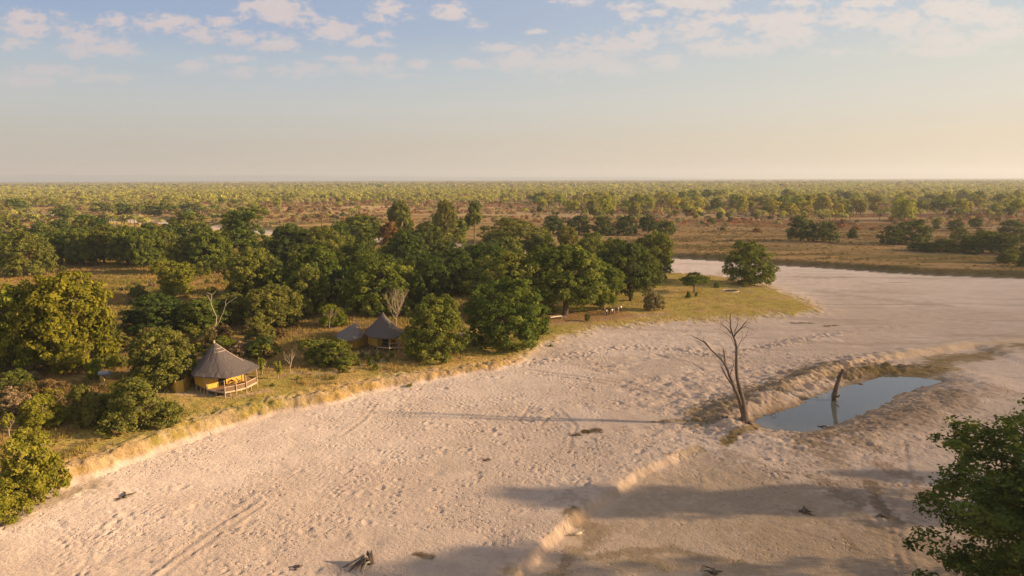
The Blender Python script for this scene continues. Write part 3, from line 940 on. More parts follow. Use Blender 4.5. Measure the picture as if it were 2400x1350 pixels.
def make_lobes(rng, kind):
    if kind == 'dome':
        L = [(0, 0, .92, .86, .86, 1.0), (0, 0, .40, .88, .88, .38), (0, 0, .7, .72, .72, .6)]
        for i in range(6):
            a = i * 1.05 + rng.uniform(-.3, .3)
            r = rng.uniform(.42, .55)
            L.append((math.cos(a) * .52, math.sin(a) * .52, rng.uniform(.45, .95), r, r, r * 1.15))
        for i in range(3):
            a = rng.uniform(0, 6.28); r = rng.uniform(.38, .5)
            L.append((math.cos(a) * .3, math.sin(a) * .3, rng.uniform(1.2, 1.5), r, r, r))
    elif kind == 'round':
        L = [(0, 0, 1.05, .82, .82, .88), (0, 0, .5, .6, .6, .3)]
        for i in range(7):
            a = i * .9 + rng.uniform(-.3, .3); r = rng.uniform(.34, .5)
            L.append((math.cos(a) * .56, math.sin(a) * .56, rng.uniform(.7, 1.45), r, r, r * .95))
        L.append((rng.uniform(-.2, .2), rng.uniform(-.2, .2), 1.6, .42, .42, .36))
    elif kind == 'irregular':
        L = []
        for i in range(9):
            a = rng.uniform(0, 6.28); q = rng.uniform(.15, .62); r = rng.uniform(.28, .44)
            z = rng.uniform(.55, 1.6) * (1 - q * .25)
            L.append((math.cos(a) * q, math.sin(a) * q, z, r, r, r * .9))
        L += [(0, 0, .95, .68, .68, .8), (0, 0, .4, .7, .7, .36)]
    elif kind == 'savanna':
        L = []
        for i in range(6):
            a = i * 1.05 + rng.uniform(-.4, .4); q = rng.uniform(.3, .62); r = rng.uniform(.3, .42)
            L.append((math.cos(a) * q, math.sin(a) * q, rng.uniform(1.05, 1.6), r, r, r * .62))
        L.append((0, 0, 1.68, .42, .42, .26))
        L.append((rng.uniform(-.3, .3), rng.uniform(-.3, .3), .85, .28, .28, .22))
    elif kind == 'umbrella':
        L = []
        for i in range(7):
            a = i * .9; q = rng.uniform(.45, .68)
            L.append((math.cos(a) * q, math.sin(a) * q, rng.uniform(1.0, 1.25), .34, .34, .24))
        L += [(0, 0, 1.5, .5, .5, .36), (.15, .1, 1.2, .4, .4, .4)]
    elif kind == 'column':
        L = []
        for i in range(8):
            a = rng.uniform(0, 6.28); z = .35 + i * .2
            q = .35 * math.sin(min(1, z / 1.2) * 1.57)
            L.append((math.cos(a) * q, math.sin(a) * q, z, .45, .45, .34))
        L.append((0, 0, 1.75, .3, .3, .24))
    else:  # shrub: wide, down to the ground
        L = []
        for i in range(9):
            a = rng.uniform(0, 6.28); q = rng.uniform(.1, .65); r = rng.uniform(.3, .5)
            L.append((math.cos(a) * q, math.sin(a) * q, rng.uniform(.35, 1.5) * (1.1 - q * .7), r, r, r * 1.05))
    return L


def grow(mb, rng, p, d, length, r, depth, spread=.55, n=6, up=.12):
    pts = [Vector(p)]; rads = [r]
    d = Vector(d).normalized()
    seg = 3
    for i in range(seg):
        d = (d + Vector(rng.normal(size=3)) * .13 + Vector((0, 0, up))).normalized()
        pts.append(pts[-1] + d * length / seg)
        rads.append(r * (1 - .4 * (i + 1) / seg))
    mb.tube(pts, rads, n)
    if depth <= 0:
        return
    k = int(rng.integers(2, 4))
    for i in range(k):
        ax = Vector(rng.normal(size=3)); ax = (ax - d * ax.dot(d)).normalized()
        nd_ = (d + ax * spread * rng.uniform(.7, 1.3)).normalized()
        st = pts[-1] if i < 2 else pts[2]
        grow(mb, rng, st, nd_, length * rng.uniform(.62, .85), rads[-1] * .8, depth - 1, spread, max(3, n - 1), up)


def trunk_mesh(seed, top, r=.07, pale=False, depth=2):
    rng = rngs(seed)
    mb = MB()
    pts = [(0, 0, -.12), (0, 0, .02), (rng.uniform(-.03, .03), rng.uniform(-.03, .03), top * .4), (rng.uniform(-.05, .05), rng.uniform(-.05, .05), top * .62)]
    mb.tube(pts, [r * 1.5, r * 1.15, r, r * .85], 8)
    for i in range(4):
        a = i * 1.57 + rng.uniform(-.4, .4)
        grow(mb, rng, pts[-1 if i % 2 else 2], (math.cos(a) * .7, math.sin(a) * .7, .8), top * .38, r * .5, depth, .5, 5)
    o = mb.build('trunk', M['palebark' if pale else 'bark'])
    V = o.data
    co = np.zeros(len(V.vertices) * 3, np.float32); V.vertices.foreach_get('co', co)
    co = co.reshape(-1, 3)
    k = np.maximum(1.0, np.hypot(co[:, 0], co[:, 1]) / .8)
    co[:, 0] /= k; co[:, 1] /= k; co[:, 2] = np.where(co[:, 2] > top, top + (co[:, 2] - top) * .2, co[:, 2])
    V.vertices.foreach_set('co', co.ravel())
    me = o.data
    bpy.data.objects.remove(o)
    return me


PROTO = {}


def proto(kind, var, lod):
    key = (kind, var, lod)
    if key in PROTO:
        return PROTO[key]
    seed = 1000 + var * 37 + sum(map(ord, kind))
    rng = rngs(seed)
    L = make_lobes(rng, kind)
    f = {'shrub': .8, 'umbrella': .6, 'savanna': .7, 'column': .7}.get(kind, 1.0)
    if lod == 3:
        a = leaf_cloud(rng, L, int(900 * f), 90, .085, .017, inner=.4)
    elif lod == 2:
        a = leaf_cloud(rng, L, int(460 * f), 54, .125, .042)
    elif lod == 1:
        a = leaf_cloud(rng, L, int(210 * f), 28, .16, .08)
    else:
        a = leaf_cloud(rng, L, int(80 * f), 14, .22, .15)
    V0 = a[0]
    rr_ = np.hypot(V0[:, 0], V0[:, 1])
    V0[:, :2] /= np.percentile(rr_, 97)
    V0[:, 2] *= 2.0 / np.percentile(V0[:, 2], 99.6)
    o = new_mesh('crown', V0, a[1], [M['ever']], attr=a[2])
    me = o.data
    bpy.data.objects.remove(o)
    top = {'savanna': 1.5, 'umbrella': 1.2}.get(kind, 1.45)
    tm = trunk_mesh(seed, top, .05 if kind in ('savanna', 'umbrella') else .065)
    PROTO[key] = (me, tm)
    return PROTO[key]


rnd = random.Random(7)
ALL_T = []


def tree_at(x, y, z, w, h, kind, leaf, label, cat='tree', group=None, lod=2, var=None, rz=None, name=None, bark='bark'):
    var = rnd.randrange(4) if var is None else var
    cm, tm = proto(kind, var, lod)
    e = empty(name or ('tree' if cat == 'tree' else 'bush'), (x, y, z))
    e.rotation_euler.z = rnd.uniform(0, 6.28) if rz is None else rz
    e.scale = (w / 2, w / 2, h / 2)
    c = bpy.data.objects.new('crown' if cat == 'tree' else 'foliage', cm)
    COL.objects.link(c); c.parent = e
    c.material_slots[0].link = 'OBJECT'
    c.material_slots[0].material = M[leaf]
    if lod >= 1:
        t = bpy.data.objects.new('trunk' if cat == 'tree' else 'stem', tm)
        COL.objects.link(t); t.parent = e
        if bark != 'bark':
            t.material_slots[0].link = 'OBJECT'
            t.material_slots[0].material = M[bark]
    tag(e, label, cat, group)
    ALL_T.append((x, y, w))
    return e


def tree_px(px, base, top, wpx, kind, leaf, label, cat='tree', **kw):
    p = place(px, base)
    hd = math.hypot(p[0], p[1])
    d = ray(px, top)
    # the silhouette top lies a little way behind the trunk for wide crowns
    ztop = CAM_Z + hd * d.z / math.hypot(d.x, d.y)
    q = CM.to_3x3().transposed() @ Vector((p[0], p[1], p[2] - CAM_Z))
    w = wpx / 1600.0 * -q.z
    h = max(.5, ztop - p[2])
    kw.setdefault('lod', 2 if hd < 330 else 1)
    return tree_at(p[0], p[1], p[2], w, h, kind, leaf, label, cat, **kw)

# ------------------------------------------------------------------ the trees one can tell apart
GR = 'evergreen trees of the riverside grove'
GL = 'trees on the left bank'
GF = 'dark trees along the far edge of the plain'
GB = 'bushes on the left bank'
T_ = [
    # front of the grove
    (1018, 838, 692, 152, 'dome', 'ever', 'round leafy evergreen on the bank, right beside the second thatched hut', GR),
    (1187, 812, 657, 200, 'dome', 'ever', 'broad domed evergreen at the river edge, in front of the grove', GR),
    (1325, 738, 578, 190, 'round', 'ever', 'tall evergreen with dark trunk standing over the long picnic table', GR),
    (1408, 727, 617, 108, 'round', 'ever', 'evergreen whose low branches shelter the standing people', GR),
    (1478, 705, 572, 128, 'round', 'dark', 'dark evergreen with short trunk at the right end of the grove', GR),
    (1528, 690, 546, 96, 'irregular', 'olive', 'lighter feathery tree behind the last dark evergreen of the grove', GR),
    (1190, 748, 588, 200, 'dome', 'ever', 'large evergreen directly behind the broad domed tree at the river edge', GR),
    (1205, 680, 514, 180, 'dome', 'olive', 'tall light green tree rising over the middle of the grove', GR),
    (888, 736, 600, 178, 'dome', 'ever', 'large evergreen behind the bare beige tree and second hut', GR),
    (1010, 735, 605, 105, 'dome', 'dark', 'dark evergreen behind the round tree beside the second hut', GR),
    (752, 712, 577, 112, 'irregular', 'ever', 'evergreen with yellow tipped crown, left front of the grove', GR),
    (650, 765, 668, 128, 'irregular', 'olive', 'low spreading tree between the two thatched huts', GR),
    (722, 740, 625, 92, 'irregular', 'ever', 'bushy evergreen just behind the low spreading tree between the huts', GR),
    (592, 712, 585, 112, 'irregular', 'ever', 'dark crowned tree at the left end of the grove', GR),
    (690, 660, 528, 110, 'irregular', 'dark', 'evergreen in the back row, leftmost of the grove top', GR),
    (765, 650, 530, 110, 'dome', 'ever', 'rounded evergreen in the back row next to the leftmost one', GR),
    (852, 630, 505, 112, 'round', 'ever', 'tall rounded evergreen standing above the grove, lit on its right', GR),
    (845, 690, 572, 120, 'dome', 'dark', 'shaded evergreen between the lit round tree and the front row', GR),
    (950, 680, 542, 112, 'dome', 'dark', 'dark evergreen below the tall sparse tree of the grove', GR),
    (1050, 668, 503, 100, 'irregular', 'ever', 'tall evergreen in the back row with a grey green top', GR),
    (940, 575, 472, 66, 'irregular', 'olive', 'tall narrow tree sticking up behind the grove, left of the round topped one', GR),
    (1043, 580, 470, 56, 'round', 'olive', 'round topped tree sticking up behind the grove against the brown scrub', GR),
    (1112, 575, 474, 44, 'savanna', 'olive', 'thin sparse tree right of the round topped one behind the grove', GR),
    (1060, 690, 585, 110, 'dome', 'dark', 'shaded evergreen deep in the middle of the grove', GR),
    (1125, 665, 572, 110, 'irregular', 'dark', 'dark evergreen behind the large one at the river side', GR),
    (1275, 700, 575, 100, 'dome', 'ever', 'evergreen filling the gap left of the tree over the table', GR),
    (1330, 610, 530, 54, 'irregular', 'olive', 'light bushy tree in the gap behind the grove, near the far plain', GR),
    (1385, 640, 556, 90, 'dome', 'ever', 'low evergreen behind the tree over the picnic table', GR),
    (1440, 655, 560, 92, 'irregular', 'ever', 'evergreen behind the sheltering tree, left of the feathery one', GR),
    (915, 610, 520, 50, 'column', 'red', 'narrow russet tree among the dark evergreens', GR),
    (1000, 615, 520, 90, 'dome', 'dark', 'low dark evergreen at the back of the grove beside the brown scrub', GR),
    (620, 690, 600, 80, 'irregular', 'dark', 'shaded tree behind the dark crowned one at the left end', GR),
    (800, 600, 520, 60, 'irregular', 'ever', 'small evergreen on the back edge of the grove', GR),
    # peninsula
    (1755, 668, 566, 122, 'dome', 'ever', 'single dense evergreen standing alone on the grassy point', 'trees on the grassy point'),
    (1627, 686, 639, 68, 'umbrella', 'ever', 'small flat crowned tree on the lawn left of the lone evergreen', 'trees on the grassy point'),
    # dark row beyond the plain
    (1296, 549, 506, 58, 'dome', 'dark', 'leftmost dark domed tree of the row beyond the plain', GF),
    (1356, 549, 506, 60, 'dome', 'dark', 'second dark domed tree from the left in the row beyond the plain', GF),
    (1415, 552, 508, 54, 'dome', 'dark', 'third dark tree from the left in the row beyond the plain', GF),
    (1470, 551, 507, 58, 'dome', 'dark', 'fourth dark tree from the left in the row beyond the plain', GF),
    (1519, 548, 503, 46, 'round', 'dark', 'tall dark tree near the right end of the row beyond the plain', GF),
    (1560, 552, 518, 50, 'dome', 'ever', 'rightmost tree of the dark row beyond the plain', GF),
    (1876, 565, 507, 62, 'dome', 'dark', 'tall dark domed tree on the far plain, left of a darker pair', GF),
    (1930, 567, 519, 66, 'dome', 'dark', 'wide dark tree touching the tall domed one on the far plain', GF),
    (1997, 558, 538, 30, 'shrub', 'dark', 'small round dark bush alone right of the wide dark tree', GF),
    (2088, 573, 530, 56, 'dome', 'dark', 'dark tree on the left shoulder of the big dome at right', GF),
    (2138, 571, 516, 84, 'dome', 'dark', 'largest dark domed tree on the right side of the plain', GF),
    (2238, 541, 515, 36, 'dome', 'dark', 'dark round tree behind the right hand thicket', GF),
    (2285, 536, 510, 32, 'round', 'dark', 'dark tree right of the round one behind the thicket', GF),
    (2248, 562, 534, 44, 'dome', 'olive', 'olive domed tree at the back of the right hand thicket', GF),
    (2303, 592, 541, 66, 'irregular', 'ever', 'tall dark bush in the middle of the right hand thicket', GF),
    (2352, 596, 546, 66, 'dome', 'dark', 'dark bush at the right of the right hand thicket', GF),
    (2375, 548, 515, 62, 'dome', 'dark', 'dark tree at the right picture edge behind the thicket', GF),
    (2170, 588, 567, 76, 'shrub', 'dark', 'low dark bush at the left end of the right hand thicket', GF),
    (2228, 590, 560, 80, 'shrub', 'olive', 'low olive bush in the right hand thicket', GF),
    (2270, 594, 556, 60, 'shrub', 'dark', 'second low dark bush in the right hand thicket', GF),
    (2360, 615, 585, 60, 'shrub', 'olive', 'low bush in front of the right hand thicket', GF),
    (2398, 625, 575, 44, 'shrub', 'dark', 'dark bush cut by the right picture edge above the river', GF),
    (2395, 570, 545, 30, 'shrub', 'ever', 'small dark bush at the right edge behind the thicket', GF),
    # left
    (68, 648, 540, 116, 'dome', 'olive', 'big rounded light green tree with shadowed foot at far left', GL),
    (-5, 625, 545, 90, 'irregular', 'olive', 'light green tree cut by the left picture edge', GL),
    (15, 560, 505, 90, 'dome', 'olive', 'green tree behind the one cut by the left edge', GL),
    (145, 618, 540, 75, 'round', 'ever', 'dark tree just right of the big rounded light green one', GL),
    (195, 622, 536, 80, 'irregular', 'ever', 'second tree in the green belt on the left', GL),
    (245, 618, 527, 80, 'irregular', 'olive', 'olive topped tree in the middle of the left green belt', GL),
    (300, 622, 530, 86, 'irregular', 'ever', 'dark tree in the middle of the left green belt', GL),
    (350, 628, 538, 80, 'irregular', 'ever', 'broad dark tree right of the middle in the left green belt', GL),
    (395, 622, 545, 70, 'round', 'olive', 'narrower green tree near the right of the left belt', GL),
    (432, 640, 556, 76, 'irregular', 'olive', 'olive tree in front of the right end of the left belt', GL),
    (490, 642, 540, 96, 'irregular', 'ever', 'large dark tree closing the left belt at the right', GL),
    (578, 598, 486, 92, 'column', 'ever', 'tall bluish green tree towering behind the left belt', GL),
    (442, 560, 497, 110, 'dome', 'ever', 'wide dark tree behind the left belt near the pale river bend', GL),
    (205, 548, 502, 66, 'dome', 'ever', 'dark tree beside the pale gap on the left', GL),
    (150, 520, 482, 50, 'dome', 'ever', 'dark tree behind the pale gap on the left', GL),
    (40, 503, 466, 60, 'dome', 'ever', 'dark tree in the distance near the left edge', GL),
    (150, 530, 500, 60, 'irregular', 'dark', 'dark bushy tree left of the pale river bend', GL),
    (235, 498, 475, 46, 'dome', 'olive', 'broad brown green tree above the pale river bend', GL),
    (285, 503, 476, 38, 'round', 'ever', 'dark tree right above the pale river bend', GL),
    (362, 508, 480, 42, 'round', 'olive', 'rounded pale olive tree on the bank of the river bend', GL),
    (440, 500, 478, 60, 'dome', 'dark', 'low dark trees above the wide one', GL),
    (100, 560, 520, 60, 'irregular', 'ever', 'dark tree behind the big rounded one at far left', GL),
    (410, 700, 609, 92, 'column', 'lime', 'tall yellow green tree standing alone behind the first hut', GL),
    (370, 778, 692, 132, 'irregular', 'dark', 'dark evergreen thicket tree in front of the tall yellow green one', GL),
    (475, 775, 700, 110, 'irregular', 'ever', 'dark tree behind the pale dead branches', GL),
    (178, 864, 638, 196, 'irregular', 'yellow', 'large yellow leaved tree with pale trunk on the left', GL),
    (58, 868, 664, 176, 'irregular', 'lime', 'yellow green tree left of the large yellow one', GL),
    (10, 850, 690, 110, 'irregular', 'lime', 'yellow green tree cut off by the left picture edge', GL),
    (385, 905, 768, 150, 'irregular', 'olive', 'bright leafy tree touching the first hut roof', GL),
    (540, 760, 690, 90, 'irregular', 'olive', 'light green tree behind the first hut roof', GL),
    (600, 800, 745, 80, 'shrub', 'olive', 'tangled olive thicket behind the first hut', GB),
    # bushes
    (215, 995, 905, 120, 'shrub', 'olive', 'tangled olive bush on the bank left of the big front bush', GB),
    (330, 1002, 893, 175, 'shrub', 'olive', 'big tangled bush on the bank in front of the first hut', GB),
    (110, 1000, 920, 130, 'shrub', 'lime', 'yellow green bush in the undergrowth at left', GB),
    (75, 1140, 1010, 165, 'shrub', 'lime', 'large leafy bush at the river bank at lower left', GB),
    (20, 1195, 1100, 190, 'shrub', 'lime', 'lowest leafy bush overhanging the sand at the left edge', GB),
    (612, 832, 790, 82, 'shrub', 'dark', 'round dark bush behind the thin bare trees', GB),
    (742, 850, 795, 90, 'shrub', 'ever', 'left half of the wide green bush before the second hut', GB),
    (790, 860, 800, 96, 'shrub', 'ever', 'right half of the wide green bush before the second hut', GB),
    (785, 765, 712, 84, 'shrub', 'lime', 'yellow tipped bush behind the small annex roof', GB),
    (30, 930, 870, 90, 'shrub', 'olive', 'low olive bush under the yellow trees', GB),
    (255, 860, 808, 90, 'shrub', 'olive', 'low dark olive bush left of the tree by the hut', GB),
    (220, 890, 845, 36, 'column', 'lime', 'slim young tree under the large yellow one', GB),
    (270, 880, 832, 34, 'umbrella', 'lime', 'small light green sapling left of the leafy tree', GB),
    (1525, 727, 674, 58, 'shrub', 'tan', 'sparse brownish green bush alone on the lawn', 'bushes on the lawn'),
    (1613, 699, 682, 13, 'shrub', 'ever', 'tiny clipped bush left below the flat crowned tree', 'bushes on the lawn'),
    (1632, 695, 684, 9, 'shrub', 'ever', 'tiniest bush at the foot of the flat crowned tree', 'bushes on the lawn'),
    (1680, 674, 661, 15, 'shrub', 'ever', 'small dark bush between the flat crowned tree and the lone evergreen', 'bushes on the lawn'),
    (1376, 753, 735, 14, 'shrub', 'olive', 'small bush by the path right of the long table', 'bushes on the lawn'),
]
for r_ in T_:
    px, base, top, wpx, kind, leaf, label, grp = r_
    cat = 'bush' if 'bush' in grp or kind == 'shrub' else 'tree'
    # trees whose feet are hidden keep a believable height
    if grp in (GR, GL) and T_.index(r_) > 4 and base < 800 and leaf not in ('lime', 'yellow') and top > 490:
        base = min(base, 421 + 1.90 * (top - 421))
    tree_px(px, base, top, wpx, kind, leaf, label, cat, group=grp,
            bark='palebark' if leaf in ('yellow', 'lime', 'tan') else 'bark')

# the tree at lower right, close to the camera, and two that only reach the frame with their shadows
tree_at(38.6, 43.2, 0.0, 20.6, 16.4, 'irregular', 'dark', 'large leafy tree close to the camera at the lower right corner', 'tree',
        lod=3, var=2, rz=1.0)
tree_at(58.0, 61.2, 0.0, 8.0, 18.5, 'column', 'ever', 'tall tree beyond the right picture edge that shades the sand', 'tree', lod=1, var=1)
tree_at(76.0, 67.0, 0.0, 6.0, 12.0, 'column', 'ever', 'smaller tree beyond the right picture edge', 'tree', lod=1, var=0)

# garden shrubs in front of the second hut
for i, (px, by) in enumerate([(848, 838), (862, 846), (874, 836), (884, 848), (893, 840), (866, 858), (906, 852), (918, 838), (840, 856), (880, 866)]):
    tree_px(px, by, by - 16, 15, 'shrub', 'ever' if i % 2 else 'olive', 'small dark garden shrub on the bare ground before the second hut', 'shrub',
            group='garden shrubs before the second hut', lod=0, name='shrub')
for i, (px, by, w_) in enumerate([(805, 873, 22), (875, 868, 16), (780, 890, 20), (700, 890, 18), (640, 905, 14), (960, 905, 16), (1290, 812, 12)]):
    tree_px(px, by, by - w_ * .45, w_, 'shrub', 'lime' if i % 2 else 'olive', 'low tuft of green plants on the sunlit grass bank', 'plant',
            group='low plants on the grass bank', lod=0, name='plant')


# ------------------------------------------------------------------ scattered woodland: the nearest ones as things of their own
def is_river(x, y):
    h, e1, e2, d1, d2, l = height(x, y, True)
    return (e1 < 2) & (e2 < 3)


rng = rngs(99)
# random scrub between the left bank trees
cnt = 0
tries = 0
while cnt < 290 and tries < 6000:
    tries += 1
    px = rng.uniform(0, 820) if rng.random() < .8 else rng.uniform(800, 1150)
    py = rng.uniform(585, 990)
    lim = 1080 - px * .28
    if py > lim - 60:
        continue
    if 395 < px < 640 and py > 868:
        continue
    if 690 < px < 960 and 775 < py < 870:
        continue
    if 225 < px < 300 and 870 < py < 960:
        continue
    if px > 800 and py > 700:
        continue
    if 90 < px < 280 and 825 < py < 905:
        continue
    if px < 330 and 640 < py < 668:
        continue
    p = place(px, py)
    q = rng.random()
    leaf = 'brown' if q < .42 else ('olive' if q < .78 else ('tan' if q < .9 else 'lime'))
    w_ = rng.uniform(1.6, 4.2)
    tree_at(p[0], p[1], p[2], w_, w_ * rng.uniform(.45, .8), 'shrub', leaf,
            'low tangled shrub in the dry undergrowth of the left bank', 'shrub', group='undergrowth shrubs of the left bank', lod=1 if w_ > 2.6 else 0, name='shrub')
    cnt += 1
# hedge of trees filling the green belt
for i in range(26):
    px = 110 + i * 17 + rng.uniform(-6, 6)
    by = rng.uniform(560, 600)
    p = place(px, by)
    tree_at(p[0], p[1], p[2], rng.uniform(8, 13), rng.uniform(8, 12), 'irregular', ['ever', 'olive', 'dark'][i % 3],
            'green tree in the dense belt on the left', 'tree', group='green belt trees on the left', lod=1)
# grove interior
for i in range(34):
    px = 620 + (i % 17) * 48 + rng.uniform(-14, 14)
    by = rng.uniform(600, 640) if i < 17 else rng.uniform(650, 715)
    if px > 1300 and by > 680:
        by = 670
    p = place(px, by)
    tree_at(p[0], p[1], p[2], rng.uniform(9, 12), rng.uniform(8.5, 10.5), 'dome', ['ever', 'dark'][i % 2],
            'evergreen inside the dense grove', 'tree', group='trees inside the grove', lod=1)

mid = 0
pts_used = []
tries = 0
while mid < 280 and tries < 9000:
    tries += 1
    right = rng.random() < .62
    px = rng.uniform(1250, 2400) if right else rng.uniform(0, 1250)
    t = rng.random()
    py = 468 + 50 * t if right else 466 + 50 * t
    if right and px > 1250 and py > 512 and rng.random() < .75:
        continue
    if (not right) and 600 < px < 1300 and py > 478:
        if rng.random() < .93:
            continue
    p = place(px, py)
    if bool(is_river(np.array([p[0]]), np.array([p[1]]))[0]):
        continue
    if any((p[0] - a) ** 2 + (p[1] - b) ** 2 < 60 for a, b in pts_used):
        continue
    cl_ = vnoise(np.array([p[0] / 60]), np.array([p[1] / 60]), 5)[0]
    if cl_ < .35:
        continue
    pts_used.append((p[0], p[1]))
    q = rng.random()
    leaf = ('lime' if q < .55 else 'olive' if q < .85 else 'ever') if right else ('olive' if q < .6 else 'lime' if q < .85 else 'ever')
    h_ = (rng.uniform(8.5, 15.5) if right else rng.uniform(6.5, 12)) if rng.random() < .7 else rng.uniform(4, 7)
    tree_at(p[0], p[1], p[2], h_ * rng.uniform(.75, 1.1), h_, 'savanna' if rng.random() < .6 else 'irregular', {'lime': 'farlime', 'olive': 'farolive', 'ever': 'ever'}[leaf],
            {'lime': 'yellow green open crowned tree scattered over the woodland beyond the plain',
             'olive': 'olive green open crowned tree scattered over the woodland beyond the plain',
             'ever': 'dark green tree scattered over the woodland beyond the plain'}[leaf], 'tree',
            group={'lime': 'yellow green woodland trees', 'olive': 'olive woodland trees', 'ever': 'dark woodland trees'}[leaf], lod=1, name='woodland_tree')
    mid += 1
mid = 0
tries = 0
while mid < 230 and tries < 6000:
    tries += 1
    px = rng.uniform(560, 2400)
    py = rng.uniform(480, 545) if px > 1200 else rng.uniform(480, 520)
    if px > 1550 and py > 530 and rng.random() < .6:
        continue
    p = place(px, py)
    if bool(is_river(np.array([p[0]]), np.array([p[1]]))[0]):
        continue
    q = rng.random()
    leaf = 'red' if q < .38 else 'brown' if q < .62 else 'tan' if q < .72 else 'olive' if q < .9 else 'dark'
    w_ = rng.uniform(3, 6.5)
    tree_at(p[0], p[1], p[2], w_, w_ * rng.uniform(.4, .75), 'shrub', leaf,
            {'red': 'russet shrub on the dry plain', 'brown': 'brown shrub on the dry plain', 'tan': 'bleached shrub on the dry plain',
             'olive': 'olive shrub on the dry plain', 'dark': 'dark green shrub on the dry plain'}[leaf], 'shrub',
            group={'red': 'russet plain shrubs', 'brown': 'brown plain shrubs', 'tan': 'bleached plain shrubs', 'olive': 'olive plain shrubs', 'dark': 'dark plain shrubs'}[leaf],
            lod=0, name='plain_shrub')
    mid += 1

# ------------------------------------------------------------------ far woodland as one mass
mfar, T = mat('far_foliage')
at = nd(T, 'ShaderNodeAttribute', attribute_name='albedo')
d_ = nd(T, 'ShaderNodeBsdfDiffuse'); t_ = nd(T, 'ShaderNodeBsdfTranslucent')
T.links.new(at.outputs['Color'], d_.inputs[0]); T.links.new(at.outputs['Color'], t_.inputs[0])
mx = nd(T, 'ShaderNodeMixShader'); mx.inputs[0].default_value = .42
T.links.new(d_.outputs[0], mx.inputs[1]); T.links.new(t_.outputs[0], mx.inputs[2])
o_ = nd(T, 'ShaderNodeOutputMaterial'); T.links.new(mx.outputs[0], o_.inputs[0])
PAL = {'lime': c3(.44, .40, .085), 'olive': c3(.36, .33, .09), 'ever': c3(.15, .18, .06), 'brown': c3(.33, .22, .10), 'red': c3(.40, .20, .09), 'tan': c3(.42, .32, .16)}


def cloud_template(seed, n, size, kind='savanna'):
    r = rngs(seed)
    d = unit(r.normal(size=(n, 3)))
    d[:, 2] = np.abs(d[:, 2]) * 1.1 - .2
    C = d * np.array([.85, .85, .62]) * r.uniform(.55, 1.0, n)[:, None] + np.array([0, 0, 1.15])
    if kind == 'shrub':
        C = d * np.array([.85, .85, 1.3]) * r.uniform(.55, 1.0, n)[:, None] + np.array([0, 0, .3])
    N = unit(d + r.normal(size=(n, 3)) * .45)
    a = unit(np.cross(N, r.normal(size=(n, 3)))); b = np.cross(N, a)
    s = size * r.uniform(.6, 1.3, n)[:, None]
    V = np.stack([C - a * s, C - b * s * .6, C + a * s, C + b * s * .6], 1).reshape(-1, 3)
    V[:, 2] = np.maximum(V[:, 2], .02)
    # stem
    st = np.array([[-.05, 0, 0], [.05, 0, 0], [.04, 0, 1.0], [-.04, 0, 1.0], [0, -.05, 0], [0, .05, 0], [0, .04, 1.0], [0, -.04, 1.0]])
    shade_ = r.uniform(.75, 1.25, n)
    return np.concatenate([V, st]), np.concatenate([np.repeat(shade_, 4), -np.ones(8)])


def mass(points, w, h, cols, templates, seed):
    r = rngs(seed)
    VV = []; CC = []
    pick = r.integers(0, len(templates), len(points))
    for k, (tv, ts) in enumerate(templates):
        s_ = np.where(pick == k)[0]
        if len(s_) == 0:
            continue
        an = r.uniform(0, 6.283, len(s_))
        cs, sn = np.cos(an)[:, None], np.sin(an)[:, None]
        x = (tv[None, :, 0] * cs - tv[None, :, 1] * sn) * (w[s_] / 2)[:, None] + points[s_, 0][:, None]
        y = (tv[None, :, 0] * sn + tv[None, :, 1] * cs) * (w[s_] / 2)[:, None] + points[s_, 1][:, None]
        z = tv[None, :, 2] * (h[s_] / 2)[:, None] + points[s_, 2][:, None]
        VV.append(np.stack([x, y, z], -1).reshape(-1, 3))
        base = cols[s_][:, None, :] * np.maximum(ts, 0)[None, :, None]
        base = np.where((ts < 0)[None, :, None], c3(.16, .11, .07), base)
        CC.append(base.reshape(-1, 3))
    return np.concatenate(VV), np.concatenate(CC)


def scatter(n, d0, d1, seed, right_bias=False):
    r = rngs(seed)
    a = r.uniform(-.80, .80, n)
    # constant density per area
    d = np.sqrt(r.uniform(d0 * d0, d1 * d1, n))
    return np.stack([a * d, d], 1)


allV = []; allC = []
T2 = [cloud_template(s, 90, .20) for s in range(4)]
T1 = [cloud_template(10 + s, 36, .32) for s in range(4)]
T0 = [cloud_template(20 + s, 18, .42) for s in range(4)]
S1 = [cloud_template(30 + s, 30, .34, 'shrub') for s in range(3)]


def pickcols(P, r, near_):
    n = len(P)
    nz = fbm(P[:, 0] / 90, P[:, 1] / 110, 3, 301)
    q = r.random(n) + nz * 1.1
    names = ['red', 'brown', 'tan', 'olive', 'lime', 'ever']
    mid_ = (P[:, 1] > 800) & (P[:, 1] < 2300)
    cols = np.zeros((n, 3))
    for i in range(n):
        v_ = q[i]
        if mid_[i]:
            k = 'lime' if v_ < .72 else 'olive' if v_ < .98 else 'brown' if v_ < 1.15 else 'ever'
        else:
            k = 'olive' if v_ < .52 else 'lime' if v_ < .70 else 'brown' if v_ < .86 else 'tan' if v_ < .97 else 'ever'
        cols[i] = PAL[k]
    return cols * r.uniform(.88, 1.12, n)[:, None]


